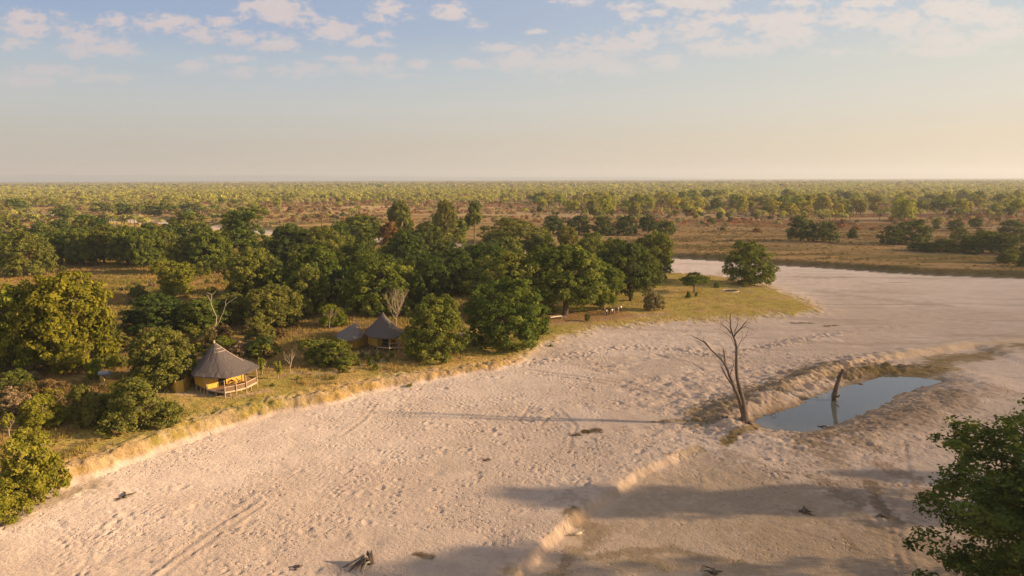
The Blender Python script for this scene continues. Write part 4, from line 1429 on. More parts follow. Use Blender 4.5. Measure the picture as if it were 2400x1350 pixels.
def add_zone(n, d0, d1, seed, tmpl, w0, w1, hr, thin=None, colfn=pickcols):
    P = scatter(n, d0, d1, seed)
    r = rngs(seed + 1)
    h_, e1, e2, D1_, D2_, l_ = height(P[:, 0], P[:, 1], True)
    ok = ~((e1 < 4) & (e2 < 6))
    if thin is not None:
        ok &= r.random(n) < thin(P)
    P = P[ok]; h_ = h_[ok]
    P3 = np.concatenate([P, h_[:, None]], 1)
    w_ = r.uniform(w0, w1, len(P)); hh = w_ * r.uniform(hr[0], hr[1], len(P))
    V_, C_ = mass(P3, w_, hh, colfn(P, r, True), tmpl, seed + 2)
    allV.append(V_); allC.append(C_)


def thin_near(P):
    # 380-850 m: left woods, pale open middle, right hand trees
    u_ = P[:, 0] / P[:, 1]
    pxp = 1200 + u_ * 1600
    clump = sst(-.12, .10, fbm(P[:, 0] / 70, P[:, 1] / 55, 3, 311))
    t = np.where(pxp < 600, .75, np.where(pxp < 1350, .06 + .9 * sst(760, 880, P[:, 1]), .30 + .65 * sst(560, 760, P[:, 1])))
    return t * (.15 + .85 * clump)


def shrubcol(P, r, near_):
    n = len(P)
    q = r.random(n)
    cols = np.zeros((n, 3))
    for i in range(n):
        k = 'red' if q[i] < .30 else 'brown' if q[i] < .6 else 'tan' if q[i] < .76 else 'olive' if q[i] < .93 else 'ever'
        cols[i] = PAL[k]
    return cols * r.uniform(.75, 1.2, n)[:, None]


add_zone(5200, 430, 900, 401, T2, 5, 10, (.8, 1.15), thin_near)
add_zone(9500, 400, 900, 405, S1, 2.5, 6, (.4, .75), lambda P: sst(-.2, .1, fbm(P[:, 0] / 50, P[:, 1] / 40, 3, 321)) * (sst(410, 470, P[:, 1])), shrubcol)
add_zone(17000, 880, 1800, 411, T1, 6, 12, (.7, 1.1), lambda P: .12 + .88 * sst(-.13, .05, fbm(P[:, 0] / 240, P[:, 1] / 70, 4, 331)))
add_zone(21000, 1800, 4200, 421, T0, 11, 23, (.4, .8), lambda P: .25 + .75 * sst(-.13, .06, fbm(P[:, 0] / 600, P[:, 1] / 160, 4, 333)))
add_zone(12000, 4200, 14500, 431, T0, 34, 70, (.13, .22))
V_ = np.concatenate(allV); C_ = np.concatenate(allC)
o = new_mesh('distant_woodland', V_, np.arange(len(V_)).reshape(-1, 4), [mfar], color=np.concatenate([C_, np.ones((len(C_), 1))], 1))
tag(o, 'hazy yellow green woodland stretching to the horizon', 'woodland', kind='stuff')
allV = []; allC = []

# ------------------------------------------------------------------ dry grass on the bank
rg_ = rngs(555)
n = 420000
A_ = rg_.random(n)
gyp = np.sqrt(rg_.uniform(52 ** 2, 330 ** 2, n)); gxp = gyp * rg_.uniform(-.82, .36, n)
hh, e1, e2, d1_, d2_, la = height(gxp, gyp, True)
clump = fbm(gxp / 6, gyp / 6, 4, 601) + fbm(gxp / 1.5, gyp / 1.5, 2, 603) * .5
dens = sst(-.05, .12, clump)
left_ = sst(6, -12, gxp)
prob = (.12 + .88 * dens) * (left_ * .9 + .16 * (1 - left_)) * (d1_ > .6) * (.05 + .95 * sst(2.5, 7, d1_ + clump * 6))
hx = np.abs(gxp - place(520, 905)[0]); hy = np.abs(gyp - place(520, 905)[1])
lawn = (sst(13, 8, hx) * sst(12, 7, hy))
prob = prob * (1 - .93 * lawn) * np.where(gyp > 200, .5, 1)
k = A_ < prob
gxp, gyp, hh, clump, left_, lawn = gxp[k], gyp[k], hh[k], clump[k], left_[k], lawn[k]
n = len(gxp)
NB = 4
an = rg_.uniform(0, 6.283, (n, NB))
hb = (rg_.uniform(.22, .62, (n, NB)) * (.28 + .72 * left_)[:, None] * (1 + 1.0 * np.clip(clump, 0, .5))[:, None])
far_ = 1 + np.clip((gyp - 110) / 90, 0, 2.2)
wb = rg_.uniform(.03, .075, (n, NB)) * far_[:, None]
hb = hb * (1 + .25 * (far_ - 1))[:, None]
ox = gxp[:, None] + rg_.normal(size=(n, NB)) * .13; oy = gyp[:, None] + rg_.normal(size=(n, NB)) * .13
lean = rg_.uniform(.1, .45, (n, NB)) * hb
la_ = rg_.uniform(0, 6.283, (n, NB))
p0 = np.stack([ox - np.cos(an) * wb, oy - np.sin(an) * wb, np.repeat(hh[:, None] - .03, NB, 1)], -1)
p1 = np.stack([ox + np.cos(an) * wb, oy + np.sin(an) * wb, np.repeat(hh[:, None] - .03, NB, 1)], -1)
p2 = np.stack([ox + np.cos(la_) * lean, oy + np.sin(la_) * lean, hh[:, None] + hb], -1)
V_ = np.stack([p0, p1, p2], 2).reshape(-1, 3)
gc = mixa(c3(.46, .30, .10), c3(.33, .26, .07), sst(-.15, .15, fbm(gxp / 9, gyp / 9, 3, 611)))
gc = gc * rg_.uniform(.75, 1.2, n)[:, None]
C_ = np.repeat(gc, NB * 3, axis=0)
o = new_mesh('dry_grass', V_, np.arange(len(V_)).reshape(-1, 3), [mfar], color=np.concatenate([C_, np.ones((len(C_), 1))], 1))
tag(o, 'golden dry grass covering the river bank', 'grass', kind='stuff')

# rough grass and low scrub on the far bank plain
n = 26000
ux = rg_.uniform(.10, .80, n); dd_ = np.sqrt(rg_.uniform(215 ** 2, 430 ** 2, n))
P = np.stack([ux * dd_, dd_], 1)
h_, e1, e2, q1, q2, l_ = height(P[:, 0], P[:, 1], True)
band = fbm(P[:, 0] / 30, P[:, 1] / 7, 3, 641)
ok = (q2 > 4) & (rg_.random(n) < .05 + .6 * sst(-.02, .12, band))
P = P[ok]; h_ = h_[ok]
r = rngs(650)
w_ = r.uniform(.8, 2.2, len(P)); hh = w_ * r.uniform(.25, .6, len(P))
cc = mixa(c3(.33, .215, .08), c3(.16, .13, .045), r.random(len(P)))
V_, C_ = mass(np.concatenate([P, h_[:, None]], 1), w_, hh, cc, [cloud_template(50 + s, 9, .5, 'shrub') for s in range(3)], 651)
o = new_mesh('rough_grass', V_, np.arange(len(V_)).reshape(-1, 4), [mfar], color=np.concatenate([C_, np.ones((len(C_), 1))], 1))
tag(o, 'rough tussock grass on the plain across the river', 'grass', kind='stuff')

# ------------------------------------------------------------------ distant hills
hx_ = np.linspace(-13500, 6000, 120)
hv = []; hf = []
for i, x in enumerate(hx_):
    e = 60 + 70 * sst(2500, -9000, np.array([x]))[0] + 60 * float(fbm(np.array([x / 1500]), np.array([3.3]), 3, 707)[0])
    e *= float(sst(6000, 1500, np.array([x]))[0])
    for (dy, hz) in ((0, -2), (350, e * .55), (800, e), (1300, e * .8), (1900, -2)):
        hv.append((x, 12300 + dy, max(hz, -2)))
for i in range(len(hx_) - 1):
    for j in range(4):
        a = i * 5 + j
        hf.append((a, a + 5, a + 6, a + 1))
o = new_mesh('hills', hv, hf, [simple('hazy_hill', (.27, .31, .34), .95)], smooth=True)  # pale blue-grey colour paints in part of the distance haze
tag(o, kind='structure')
#PART3

# ------------------------------------------------------------------ materials for built things
def reed(name, col):
    m, T = mat(name)
    pb = nd(T, 'ShaderNodeBsdfPrincipled')
    pb.inputs['Roughness'].default_value = .8
    tc_ = nd(T, 'ShaderNodeTexCoord')
    wv_ = nd(T, 'ShaderNodeTexNoise')
    mp = nd(T, 'ShaderNodeMapping')
    mp.inputs['Scale'].default_value = (14, 14, .4)
    T.links.new(tc_.outputs['Object'], mp.inputs[0])
    T.links.new(mp.outputs[0], wv_.inputs['Vector'])
    wv_.inputs['Scale'].default_value = 1.0
    T.links.new(ramp(T, wv_.outputs[0], [(.35, tuple(c * .6 for c in col) + (1,)), (.6, col + (1,))]), pb.inputs['Base Color'])
    bp_ = nd(T, 'ShaderNodeBump'); bp_.inputs['Distance'].default_value = .03
    T.links.new(wv_.outputs[0], bp_.inputs['Height']); T.links.new(bp_.outputs[0], pb.inputs['Normal'])
    o_ = nd(T, 'ShaderNodeOutputMaterial'); T.links.new(pb.outputs[0], o_.inputs[0])
    return m


m_thatch = simple('thatch', (.135, .108, .096), .95, .10, 6, .35, (2.5, 2.5, .9))
m_thatch2 = simple('old_thatch', (.20, .165, .15), .95, .08, 6, .3, (2.5, 2.5, .9))
m_reed = reed('woven_reed', (.80, .47, .06))
m_pole = simple('peeled_pole', (.55, .40, .25), .8, .01, 5, .2)
m_deck = simple('deck_boards', (.34, .20, .10), .8, .01, 6, .25, (1, 8, 1))
m_screen = simple('woven_screen', (.20, .125, .07), .9, .01, 9, .3)
m_dark = simple('interior_shade', (.02, .016, .014), .9)  # near-black colour stands in for the unlit hut interior
m_rope = simple('pale_binding', (.62, .46, .34), .9)
m_wood = simple('brown_wood', (.16, .09, .045), .7)
m_canvas = simple('white_canvas', (.72, .66, .60), .8, 0, 5, .08)
m_tank = simple('grey_metal', (.30, .30, .32), .5)


def thatch_roof(eave, apex, name, parent, org, mt, flare=.5, thick=.10, rows=9):
    """eave: list of world xyz points round the edge"""
    mb = MB(); n = 48
    E = []
    m_ = len(eave)
    for i in range(n):
        t = i / n * m_; a = int(t); f = t - a
        p0, p1, p2, p3 = [np.array(eave[(a + k) % m_], float) for k in (-1, 0, 1, 2)]
        E.append(.5 * (2 * p1 + (p2 - p0) * f + (2 * p0 - 5 * p1 + 4 * p2 - p3) * f * f + (3 * p1 - p0 - 3 * p2 + p3) * f ** 3))
    rr = random.Random(5)
    for j in range(rows + 1):
        t = j / rows
        for i in range(n):
            jit = rr.uniform(-.05, .05) if j < rows else 0
            q = E[i] * (1 - t) + np.array(apex) * t
            sag = -flare * math.sin(t * math.pi) * (1 - t * .4)
            c_ = np.array(apex)
            q = q + np.array([0, 0, sag + jit])
            if j == rows:
                an = i / n * 2 * math.pi
                d = E[i] - c_; d[2] = 0; d /= np.linalg.norm(d) + 1e-6
                q = np.array(apex) + d * .10
            mb.v.append(tuple(q))
    for j in range(rows):
        for i in range(n):
            i2 = (i + 1) % n
            mb.f.append((j * n + i, j * n + i2, (j + 1) * n + i2, (j + 1) * n + i))
    b = len(mb.v)
    for i in range(n):       # ragged underside of the thatch edge
        q = E[i]
        mb.v.append((q[0], q[1], q[2] - thick - rr.uniform(0, .07)))
    c = len(mb.v)
    mb.v.append((apex[0], apex[1], E[0][2] + (apex[2] - E[0][2]) * .85))
    for i in range(n):
        i2 = (i + 1) % n
        mb.f.append((i2, i, b + i, b + i2))
        mb.f.append((b + i2, b + i, c))
    return mb.build(name, mt, parent, org, smooth=False)


def W3(px, py, z):
    q = G(px, py, z)
    return np.array([q[0], q[1], z])


# ------------------------------------------------------------------ first hut
gz = place(520, 915)[2]
dz = gz + .75
c0 = W3(520, 898, dz)
org = (c0[0], c0[1], gz)
hut = empty('thatched_hut', org)
tag(hut, 'thatched reed hut on stilts with open veranda and pole railing, nearest the sand', 'hut')
A = W3(457, 900, dz); B = W3(486, 912, dz); C1 = W3(512, 906, dz); C2 = W3(530, 902, dz); C3 = W3(545, 899, dz); D = W3(571, 893, dz)
Fr = W3(527, 919, dz); F2 = W3(553, 914, dz); F3 = W3(576, 908, dz); F4 = W3(601, 895, dz)
BK1 = W3(560, 868, dz); BK2 = W3(490, 868, dz); BK3 = W3(455, 885, dz)
mb = MB()
mb.prism([tuple(p[:2]) for p in (B, Fr, F2, F3, F4, BK1, BK2, BK3, A)], dz - .14, dz)
mb.build('deck', m_deck, hut, org)
mb = MB()
for p, q in ((B, Fr), (Fr, F2), (F2, F3), (F3, F4)):
    mb.wall(p, q, dz - .20, dz + .03, .16)
mb.build('deck_beam', m_pole, hut, org)
zt = dz + 2.1
inn = lambda p, k=.0: p + (c0 - p) * k
Wd = [inn(A, .02), inn(B, .02), C1, C2, C3, D, BK1 + (c0 - BK1) * .35, BK2 + (c0 - BK2) * .1, BK3]
for i in (0, 1, 3, 4, 5, 6, 7):
    a, b = Wd[i], Wd[(i + 1) % 9]
    mb = MB()
    low_ = i in (0, 1)
    mb.wall(a, b, dz + .003, zt if not low_ else zt - .25, .08)
    mb.build('reed_wall', m_reed, hut, org)
a, b = Wd[8], Wd[0]
mb = MB(); mb.wall(a, b, dz + .003, zt, .08); mb.build('reed_wall', m_reed, hut, org)
mb = MB()
mb.wall(C1 + (c0 - C1) * .12, C2 + (c0 - C2) * .12, dz + .01, zt, .05)
mb.build('dark_doorway', m_dark, hut, org)  # black sheet painted as the shade inside the open doorway
ez = gz + 2.62
eave = [W3(450, 879, ez), W3(468, 883, ez), W3(500, 885, ez), W3(535, 884, ez), W3(570, 876, ez), W3(606, 861, ez),
        W3(598, 852, ez), W3(560, 838, ez), W3(510, 833, ez), W3(468, 842, ez), W3(450, 860, ez)]
cc = np.mean(eave, axis=0)
hd = math.hypot(cc[0], cc[1])
dr = ray(502, 803)
k_ = hd / math.hypot(dr.x, dr.y)
apex = np.array([dr.x * k_, dr.y * k_, CAM_Z + dr.z * k_])
rf = thatch_roof(eave, apex, 'roof', hut, org, m_thatch, .45)
mb = MB()
mb.tube([apex + np.array([0, 0, -.1]), apex + np.array([0, 0, .35])], [.16, .10], 6)
mb.build('roof_cap', m_rope, rf, org)
E6 = np.array(eave[5])
for t in (.17, .25):
    mb = MB(); pts = []
    for i in (2, 3, 4, 5):
        q = np.array(eave[i]) * t + apex * (1 - t)
        q[2] += -.45 * math.sin((1 - t) * math.pi) * (1 - (1 - t) * .4) + .05
        pts.append(q)
    mb.tube(pts, .035, 4); mb.build('binding', m_rope, rf, org)
mb = MB(); pts = []
for t in (.05, .2, .35, .5, .65):
    q = E6 * t + apex * (1 - t)
    q[2] += -.45 * math.sin((1 - t) * math.pi) * (1 - (1 - t) * .4) + .07
    pts.append(q)
mb.tube(pts, .045, 4); mb.build('ridge_pole', m_rope, rf, org)
for p, top in ((B, ez - .1), (Fr, ez - .12), (F2, ez - .1), (F3, ez - .05), (F4, ez)):
    p = p + (p - c0) / np.linalg.norm(p - c0) * .12
    mb = MB()
    mb.tube([(p[0], p[1], ground_z(p[0], p[1]) - .1), (p[0] + .02, p[1], dz), (p[0], p[1], top)], .06, 6)
    mb.build('post', m_pole, hut, org)
mb = MB()
rl = [p + np.array([0, 0, .66]) for p in (Fr, F2, F3, F4)]
mb.tube(rl, .055, 6)
mb.build('handrail', m_pole, hut, org)
for (p, q) in ((Fr, F2), (F2, F3), (F3, F4)):
    mb = MB()
    mb.wall(p + (q - p) * .03, q - (q - p) * .03, dz + .05, dz + .60, .02)
    mb.build('railing_screen', m_screen, hut, org)
for px_, py_ in ((460, 903), (470, 907), (478, 909), (506, 915), (540, 915), (588, 902), (565, 905), (500, 900), (540, 900)):
    q = W3(px_, py_, dz)
    mb = MB(); mb.tube([(q[0], q[1], ground_z(q[0], q[1]) - .1), (q[0], q[1], dz - .1)], .07, 6)
    mb.build('stilt', m_pole, hut, org)


def chair(x, y, z, rz, label, group, wood, cloth, sc=1.0):
    e = empty('camp_chair', (x, y, z)); e.rotation_euler.z = rz
    tag(e, label, 'chair', group)
    for sx in (-1, 1):
        mb = MB()
        mb.tube([(sx * .28, -.25, 0), (sx * .28, .25, .45)], .022, 4)
        mb.tube([(sx * .28, .25, 0), (sx * .28, -.25, .45)], .022, 4)
        mb.tube([(sx * .28, .25, .40), (sx * .28, .30, .92)], .022, 4)
        mb.tube([(sx * .28, -.27, .62), (sx * .28, .28, .64)], .028, 4)
        mb.tube([(sx * .28, -.25, .45), (sx * .28, -.25, .62)], .02, 4)
        mb.build('side_frame', wood, e)
    mb = MB(); mb.box((0, 0, .45), (.54, .46, .03)); mb.build('seat', cloth, e)
    mb = MB(); mb.box((0, .29, .80), (.56, .03, .24)); mb.build('backrest', cloth, e)
    return e


q1 = W3(549, 903, dz); q2 = W3(561, 900, dz)
chair(q1[0], q1[1], dz, 2.6, 'dark armchair on the hut veranda, nearer the door', None, m_wood, m_wood)
chair(q2[0], q2[1], dz, 2.2, 'dark armchair at the right end of the hut veranda', None, m_wood, m_wood)

# reed screens left of the hut
def fence_px(pts, z1, label, lean=0.0):
    P = [place(a, b) for a, b in pts]
    o_ = tuple(np.mean(P, axis=0))
    e = empty('reed_fence', o_)
    tag(e, label, 'fence')
    for i in range(len(P) - 1):
        mb = MB(); mb.wall(P[i], P[i + 1], min(P[i][2], P[i + 1][2]) - .1, max(P[i][2], P[i + 1][2]) + z1, .07)
        mb.build('reed_panel', m_reed, e, o_)
    for p in P:
        mb = MB(); mb.tube([(p[0], p[1] - .08, p[2] - .1), (p[0], p[1] - .08, p[2] + z1 + .15)], .05, 5)
        mb.build('post', m_pole, e, o_)
    return e


fence_px([(398, 912), (414, 921), (431, 918), (446, 902)], 1.7, 'yellow reed screen attached at the left of the first hut')

# open air washroom in the bushes at left
P = [place(238, 912), place(262, 916), place(288, 917), place(292, 905)]
fence_px([(238, 905), (248, 917), (288, 920), (292, 906)], 1.7, 'reed enclosure half hidden in the bushes at left')
q = place(248, 908)
e = empty('water_tank', tuple(q)); tag(e, 'small grey metal tank on poles beside the reed enclosure at left', 'tank')
mb = MB(); mb.tube([(-.75, 0, 2.1), (.75, 0, 2.2)], .36, 14); mb.tube([(-.82, 0, 2.1), (-.75, 0, 2.1)], .2, 10); mb.build('drum', m_tank, e)
for sx in (-.5, .5):
    for sy in (-.25, .25):
        mb = MB(); mb.tube([(sx, sy, -.1), (sx, sy, 1.85)], .05, 5); mb.build('leg', m_pole, e)

# ------------------------------------------------------------------ second hut
gz = place(900, 822)[2]
dz = gz + .75
c0 = W3(900, 806, dz)
org = (c0[0], c0[1], gz)
hut = empty('thatched_hut', org)
tag(hut, 'grey cone roofed reed hut on stilts half behind the round evergreen', 'hut')
A = W3(863, 806, dz); B = W3(884, 812, dz); Fr = W3(913, 815, dz); F4 = W3(935, 813, dz)
C1 = W3(896, 808, dz); C2 = W3(911, 808, dz); D = W3(940, 803, dz); BK1 = W3(930, 788, dz); BK2 = W3(878, 788, dz)
mb = MB(); mb.prism([tuple(p[:2]) for p in (B, Fr, F4, D, BK1, BK2, A)], dz - .14, dz); mb.build('deck', m_deck, hut, org)
mb = MB(); mb.wall(B, Fr, dz - .2, dz + .03, .14); mb.wall(Fr, F4, dz - .2, dz + .03, .14); mb.build('deck_beam', m_pole, hut, org)
Wd = [A, B, C1, C2, D, BK1 + (c0 - BK1) * .2, BK2]
zt = dz + 2.15
for i in (0, 1, 3, 4, 5, 6):
    a, b = Wd[i], Wd[(i + 1) % 7]
    mb = MB(); mb.wall(a, b, dz + .003, zt - (.2 if i == 1 else 0), .08); mb.build('reed_wall', m_reed, hut, org)
mb = MB(); mb.wall(C1 + (c0 - C1) * .3, C2 + (c0 - C2) * .3, dz + .01, zt, .05); mb.build('dark_doorway', m_dark, hut, org)  # black sheet painted as the doorway's inner shade
ez = gz + 2.75
eave = [W3(855, 782, ez), W3(866, 789, ez), W3(885, 792, ez), W3(905, 793, ez), W3(925, 791, ez), W3(942, 784, ez),
        W3(944, 775, ez), W3(925, 764, ez), W3(898, 760, ez), W3(870, 765, ez), W3(856, 773, ez)]
cc = np.mean(eave, axis=0); hd = math.hypot(cc[0], cc[1]); dr = ray(897, 732); k_ = hd / math.hypot(dr.x, dr.y)
apex = np.array([dr.x * k_, dr.y * k_, CAM_Z + dr.z * k_])
thatch_roof(eave, apex, 'roof', hut, org, m_thatch, .35)
for p in (B, Fr, F4):
    mb = MB(); mb.tube([(p[0], p[1] - .1, ground_z(p[0], p[1]) - .1), (p[0], p[1] - .1, ez - .1)], .08, 6); mb.build('post', m_pole, hut, org)
mb = MB(); mb.tube([W3(896, 801, dz) + [0, 0, 0], W3(896, 801, dz)], .03, 4)
mb = MB(); mb.tube([C1 + [0, -.9, .75], Fr + [0, 0, .75], F4 + [0, 0, .75]], .045, 5); mb.build('handrail', m_pole, hut, org)
for px_, py_ in ((867, 808), (875, 810), (899, 814), (925, 814), (880, 800)):
    q = W3(px_, py_, dz)
    mb = MB(); mb.tube([(q[0], q[1], ground_z(q[0], q[1]) - .1), (q[0], q[1], dz - .1)], .07, 6); mb.build('stilt', m_pole, hut, org)
q = W3(922, 808, dz)
chair(q[0], q[1], dz, 3.1, 'dark armchair on the deck of the second hut', None, m_wood, m_wood)

# annex with its own small roof
gz = place(825, 815)[2]
P = [place(803, 806), place(812, 817), place(838, 815), place(862, 806)]
o_ = tuple(place(826, 806)); 
hut = empty('reed_annex', o_)
tag(hut, 'small reed walled annex with pale thatched roof left of the second hut', 'hut')
for i in range(3):
    mb = MB(); mb.wall(P[i], P[i + 1], gz - .1, gz + 2.1, .08); mb.build('reed_wall', m_reed, hut, o_)
Pb = [place(808, 796), place(845, 794)]
for a, b in ((P[0], Pb[0]), (Pb[0], Pb[1]), (Pb[1], P[2])):
    mb = MB(); mb.wall(a, b, gz - .1, gz + 2.1, .08); mb.build('reed_wall', m_reed, hut, o_)
ez = gz + 2.2
eave = [W3(790, 792, ez), W3(806, 798, ez), W3(826, 797, ez), W3(849, 789, ez), W3(848, 779, ez), W3(828, 774, ez), W3(802, 777, ez), W3(790, 784, ez)]
cc = np.mean(eave, axis=0); hd = math.hypot(cc[0], cc[1]); dr = ray(835, 756); k_ = hd / math.hypot(dr.x, dr.y)
apex = np.array([dr.x * k_, dr.y * k_, CAM_Z + dr.z * k_])
thatch_roof(eave, apex, 'roof', hut, o_, m_thatch2, -.1)

# ------------------------------------------------------------------ long table and chairs under the trees
q = place(1300, 748)
e = empty('long_table', tuple(q)); e.rotation_euler.z = .55
tag(e, 'long wooden table with pale cloth under the grove edge', 'table')
mb = MB(); mb.box((0, 0, .76), (3.1, 1.1, .06)); mb.build('tabletop', simple('tan_boards', (.40, .26, .12), .7), e)
mb = MB(); mb.box((0, -.56, .66), (3.0, .02, .16)); mb.build('cloth', m_canvas, e)
for sx in (-1.35, 1.35):
    for sy in (-.42, .42):
        mb = MB(); mb.box((sx, sy, .365), (.09, .09, .73)); mb.build('leg', m_wood, e)
for i, (px_, py_) in enumerate(((1318, 747), (1326, 748))):
    q = place(px_, py_)
    chair(q[0], q[1], q[2], 2.4 + i * .3, ['white canvas folding chair next to the long table', 'white canvas folding chair farthest from the long table'][i], None, m_wood, m_canvas)
q = place(1404, 734)
e = empty('camp_table', tuple(q)); tag(e, 'small tan camp table left of the standing people', 'table')
mb = MB(); mb.box((0, 0, .7), (1.0, .6, .05)); mb.build('tabletop', simple('tan_top', (.6, .42, .22), .7), e)
for sx in (-.42, .42):
    for sy in (-.22, .22):
        mb = MB(); mb.box((sx, sy, .337), (.05, .05, .675)); mb.build('leg', m_wood, e)
# pale slender trunk beside the people
q = place(1417, 735)
e = empty('pale_post', tuple(q)); tag(e, 'pale wooden post standing left of the group of people', 'post')
mb = MB(); mb.tube([(0, 0, -.1), (.03, 0, .8), (-.02, 0, 1.9)], [.12, .10, .09], 8); mb.build('shaft', m_pole, e)
mb = MB(); mb.tube([(0, 0, 1.85), (0, 0, 1.95)], [.13, .12], 8); mb.build('cap', m_pole, e)

# fire pit on the lawn
q = place(1712, 682)
e = empty('fire_pit', tuple(q)); tag(e, 'round fire pit with dark ash on the lawn before the lone evergreen', 'fire pit')
mb = MB(); pl = [(math.cos(a) * 1.9, math.sin(a) * 1.9) for a in np.linspace(0, 6.283, 25)[:-1]]
b = [(x, y, .05) for x, y in pl] + [(x * 1.25, y * 1.25, -.03) for x, y in pl] + [(x * 1.1, y * 1.1, .16) for x, y in pl]
mb.poly(b, [(i, (i + 1) % 24, 48 + (i + 1) % 24, 48 + i) for i in range(24)] + [(48 + i, 48 + (i + 1) % 24, 24 + (i + 1) % 24, 24 + i) for i in range(24)])
mb.build('sand_rim', simple('rim_sand', (.48, .34, .22), .9), e)
mb = MB(); mb.prism([(x * .99, y * .99) for x, y in pl], -.1, .06); mb.build('ash', simple('ash', (.05, .045, .04), .95), e)
for k in range(6):
    a = k * 1.05
    mb = MB(); mb.tube([(math.cos(a) * .1, math.sin(a) * .1, .22), (math.cos(a) * 1.1, math.sin(a) * 1.1, .10)], .08, 6); mb.build('log', M['dead'], e)

# ------------------------------------------------------------------ people
m_skin = simple('skin', (.22, .12, .08), .6)
m_hair = simple('hair', (.02, .015, .012), .8)
cloths = {'white': simple('white_cloth', (.75, .70, .64), .9), 'black': simple('black_cloth', (.02, .02, .024), .9), 'navy': simple('navy_cloth', (.03, .045, .07), .9),
          'khaki': simple('khaki_cloth', (.42, .30, .18), .9), 'pink': simple('pink_cloth', (.62, .42, .36), .9), 'brown': simple('brown_cloth', (.13, .07, .045), .9)}


def skinned(name, verts, edges, radii, mt, parent, root=0, sub=1):
    me = bpy.data.meshes.new(name)
    me.from_pydata(verts, edges, []); me.update()
    o = bpy.data.objects.new(name, me); COL.objects.link(o)
    o.modifiers.new('skin', 'SKIN').use_smooth_shade = True
    me.skin_vertices.new() if not me.skin_vertices else None
    for i, r_ in enumerate(radii):
        rr_ = r_ if isinstance(r_, tuple) else (r_, r_)
        me.skin_vertices[0].data[i].radius = rr_
        me.skin_vertices[0].data[i].use_root = (i == root)
    if sub:
        o.modifiers.new('sub', 'SUBSURF').levels = sub
    bpy.context.view_layer.update()
    dg = bpy.context.evaluated_depsgraph_get()
    m2 = bpy.data.meshes.new_from_object(o.evaluated_get(dg))
    bpy.data.objects.remove(o)
    m2.materials.clear(); m2.materials.append(mt)
    o = bpy.data.objects.new(name, m2); COL.objects.link(o); o.parent = parent
    return o


def person(px, py, top, legs, rz, label, hgt=1.72, armbend=.0, stride=.08):
    p = place(px, py)
    e = empty('person', tuple(p)); e.rotation_euler.z = rz; e.scale = (hgt / 1.75,) * 3
    tag(e, label, 'person', 'people standing under the trees')
    V = [(0, 0, .95), (0, 0, 1.12), (0, .01, 1.35), (0, 0, 1.49), (0, -.01, 1.56), (0, -.02, 1.66), (0, -.015, 1.735)]
    E = [(0, 1), (1, 2), (2, 3), (3, 4), (4, 5), (5, 6)]
    Rr = [(.15, .11), (.13, .10), (.16, .11), (.055, .055), (.06, .07), (.078, .095), (.055, .065)]
    for s in (-1, 1):
        b = len(V)
        V += [(s * .10, 0, .88), (s * .105, s * stride, .48), (s * .11, s * stride * 1.3 + .02, .08), (s * .12, s * stride * 1.3 - .14, .035)]
        E += [(0, b), (b, b + 1), (b + 1, b + 2), (b + 2, b + 3)]; Rr += [.085, .055, .04, (.04, .03)]
        b = len(V)
        ab = armbend if s > 0 else armbend * .4
        hand = Vector((s * (.25 - .1 * ab), -.10 - .22 * ab, .84 + .26 * ab))
        V += [(s * .19, 0, 1.42), (s * .24, -.01, 1.13), tuple(hand), tuple(hand + Vector((0, -.01, -.07)))]
        E += [(2, b), (b, b + 1), (b + 1, b + 2), (b + 2, b + 3)]; Rr += [.055, .04, .026, (.035, .016)]
        for f_ in range(4):
            c_ = len(V); o2 = (f_ - 1.5) * .020
            ln = (.055, .068, .072, .06)[f_]
            V += [tuple(hand + Vector((s * .004, o2, -.105))), tuple(hand + Vector((-s * .012, o2, -.105 - ln)))]
            E += [(b + 3, c_), (c_, c_ + 1)]; Rr += [.009, .008]
        c_ = len(V)
        V += [tuple(hand + Vector((0, -.045, -.06))), tuple(hand + Vector((-s * .01, -.06, -.10)))]
        E += [(b + 2, c_), (c_, c_ + 1)]; Rr += [.011, .009]
    V += [(0, -.12, 1.645)]; E += [(5, len(V) - 1)]; Rr += [.014]
    body = skinned('body', V, E, Rr, m_skin, e, 0, 1)
    skinned('shirt', [(0, 0, .93), (0, 0, 1.12), (0, .01, 1.36), (0, 0, 1.46), (-.20, 0, 1.42), (-.24, -.01, 1.16), (.20, 0, 1.42), (.24, -.01, 1.16)],
            [(0, 1), (1, 2), (2, 3), (2, 4), (4, 5), (2, 6), (6, 7)], [(.18, .14), (.16, .13), (.185, .14), (.07, .07), .075, .062, .075, .062], top, e, 1, 1)
    skinned('trousers', [(0, 0, .98), (-.10, 0, .86), (-.105, -stride, .48), (-.11, -stride * 1.3 + .02, .13), (.10, 0, .86), (.105, stride, .48), (.11, stride * 1.3 + .02, .13)],
            [(0, 1), (1, 2), (2, 3), (0, 4), (4, 5), (5, 6)], [(.17, .13), .105, .075, .062, .105, .075, .062], legs, e, 0, 1)
    skinned('hair', [(0, .015, 1.70), (0, .0, 1.765), (0, .06, 1.66)], [(0, 1), (0, 2)], [(.088, .085), (.06, .07), (.06, .05)], m_hair, e, 0, 1)
    return e


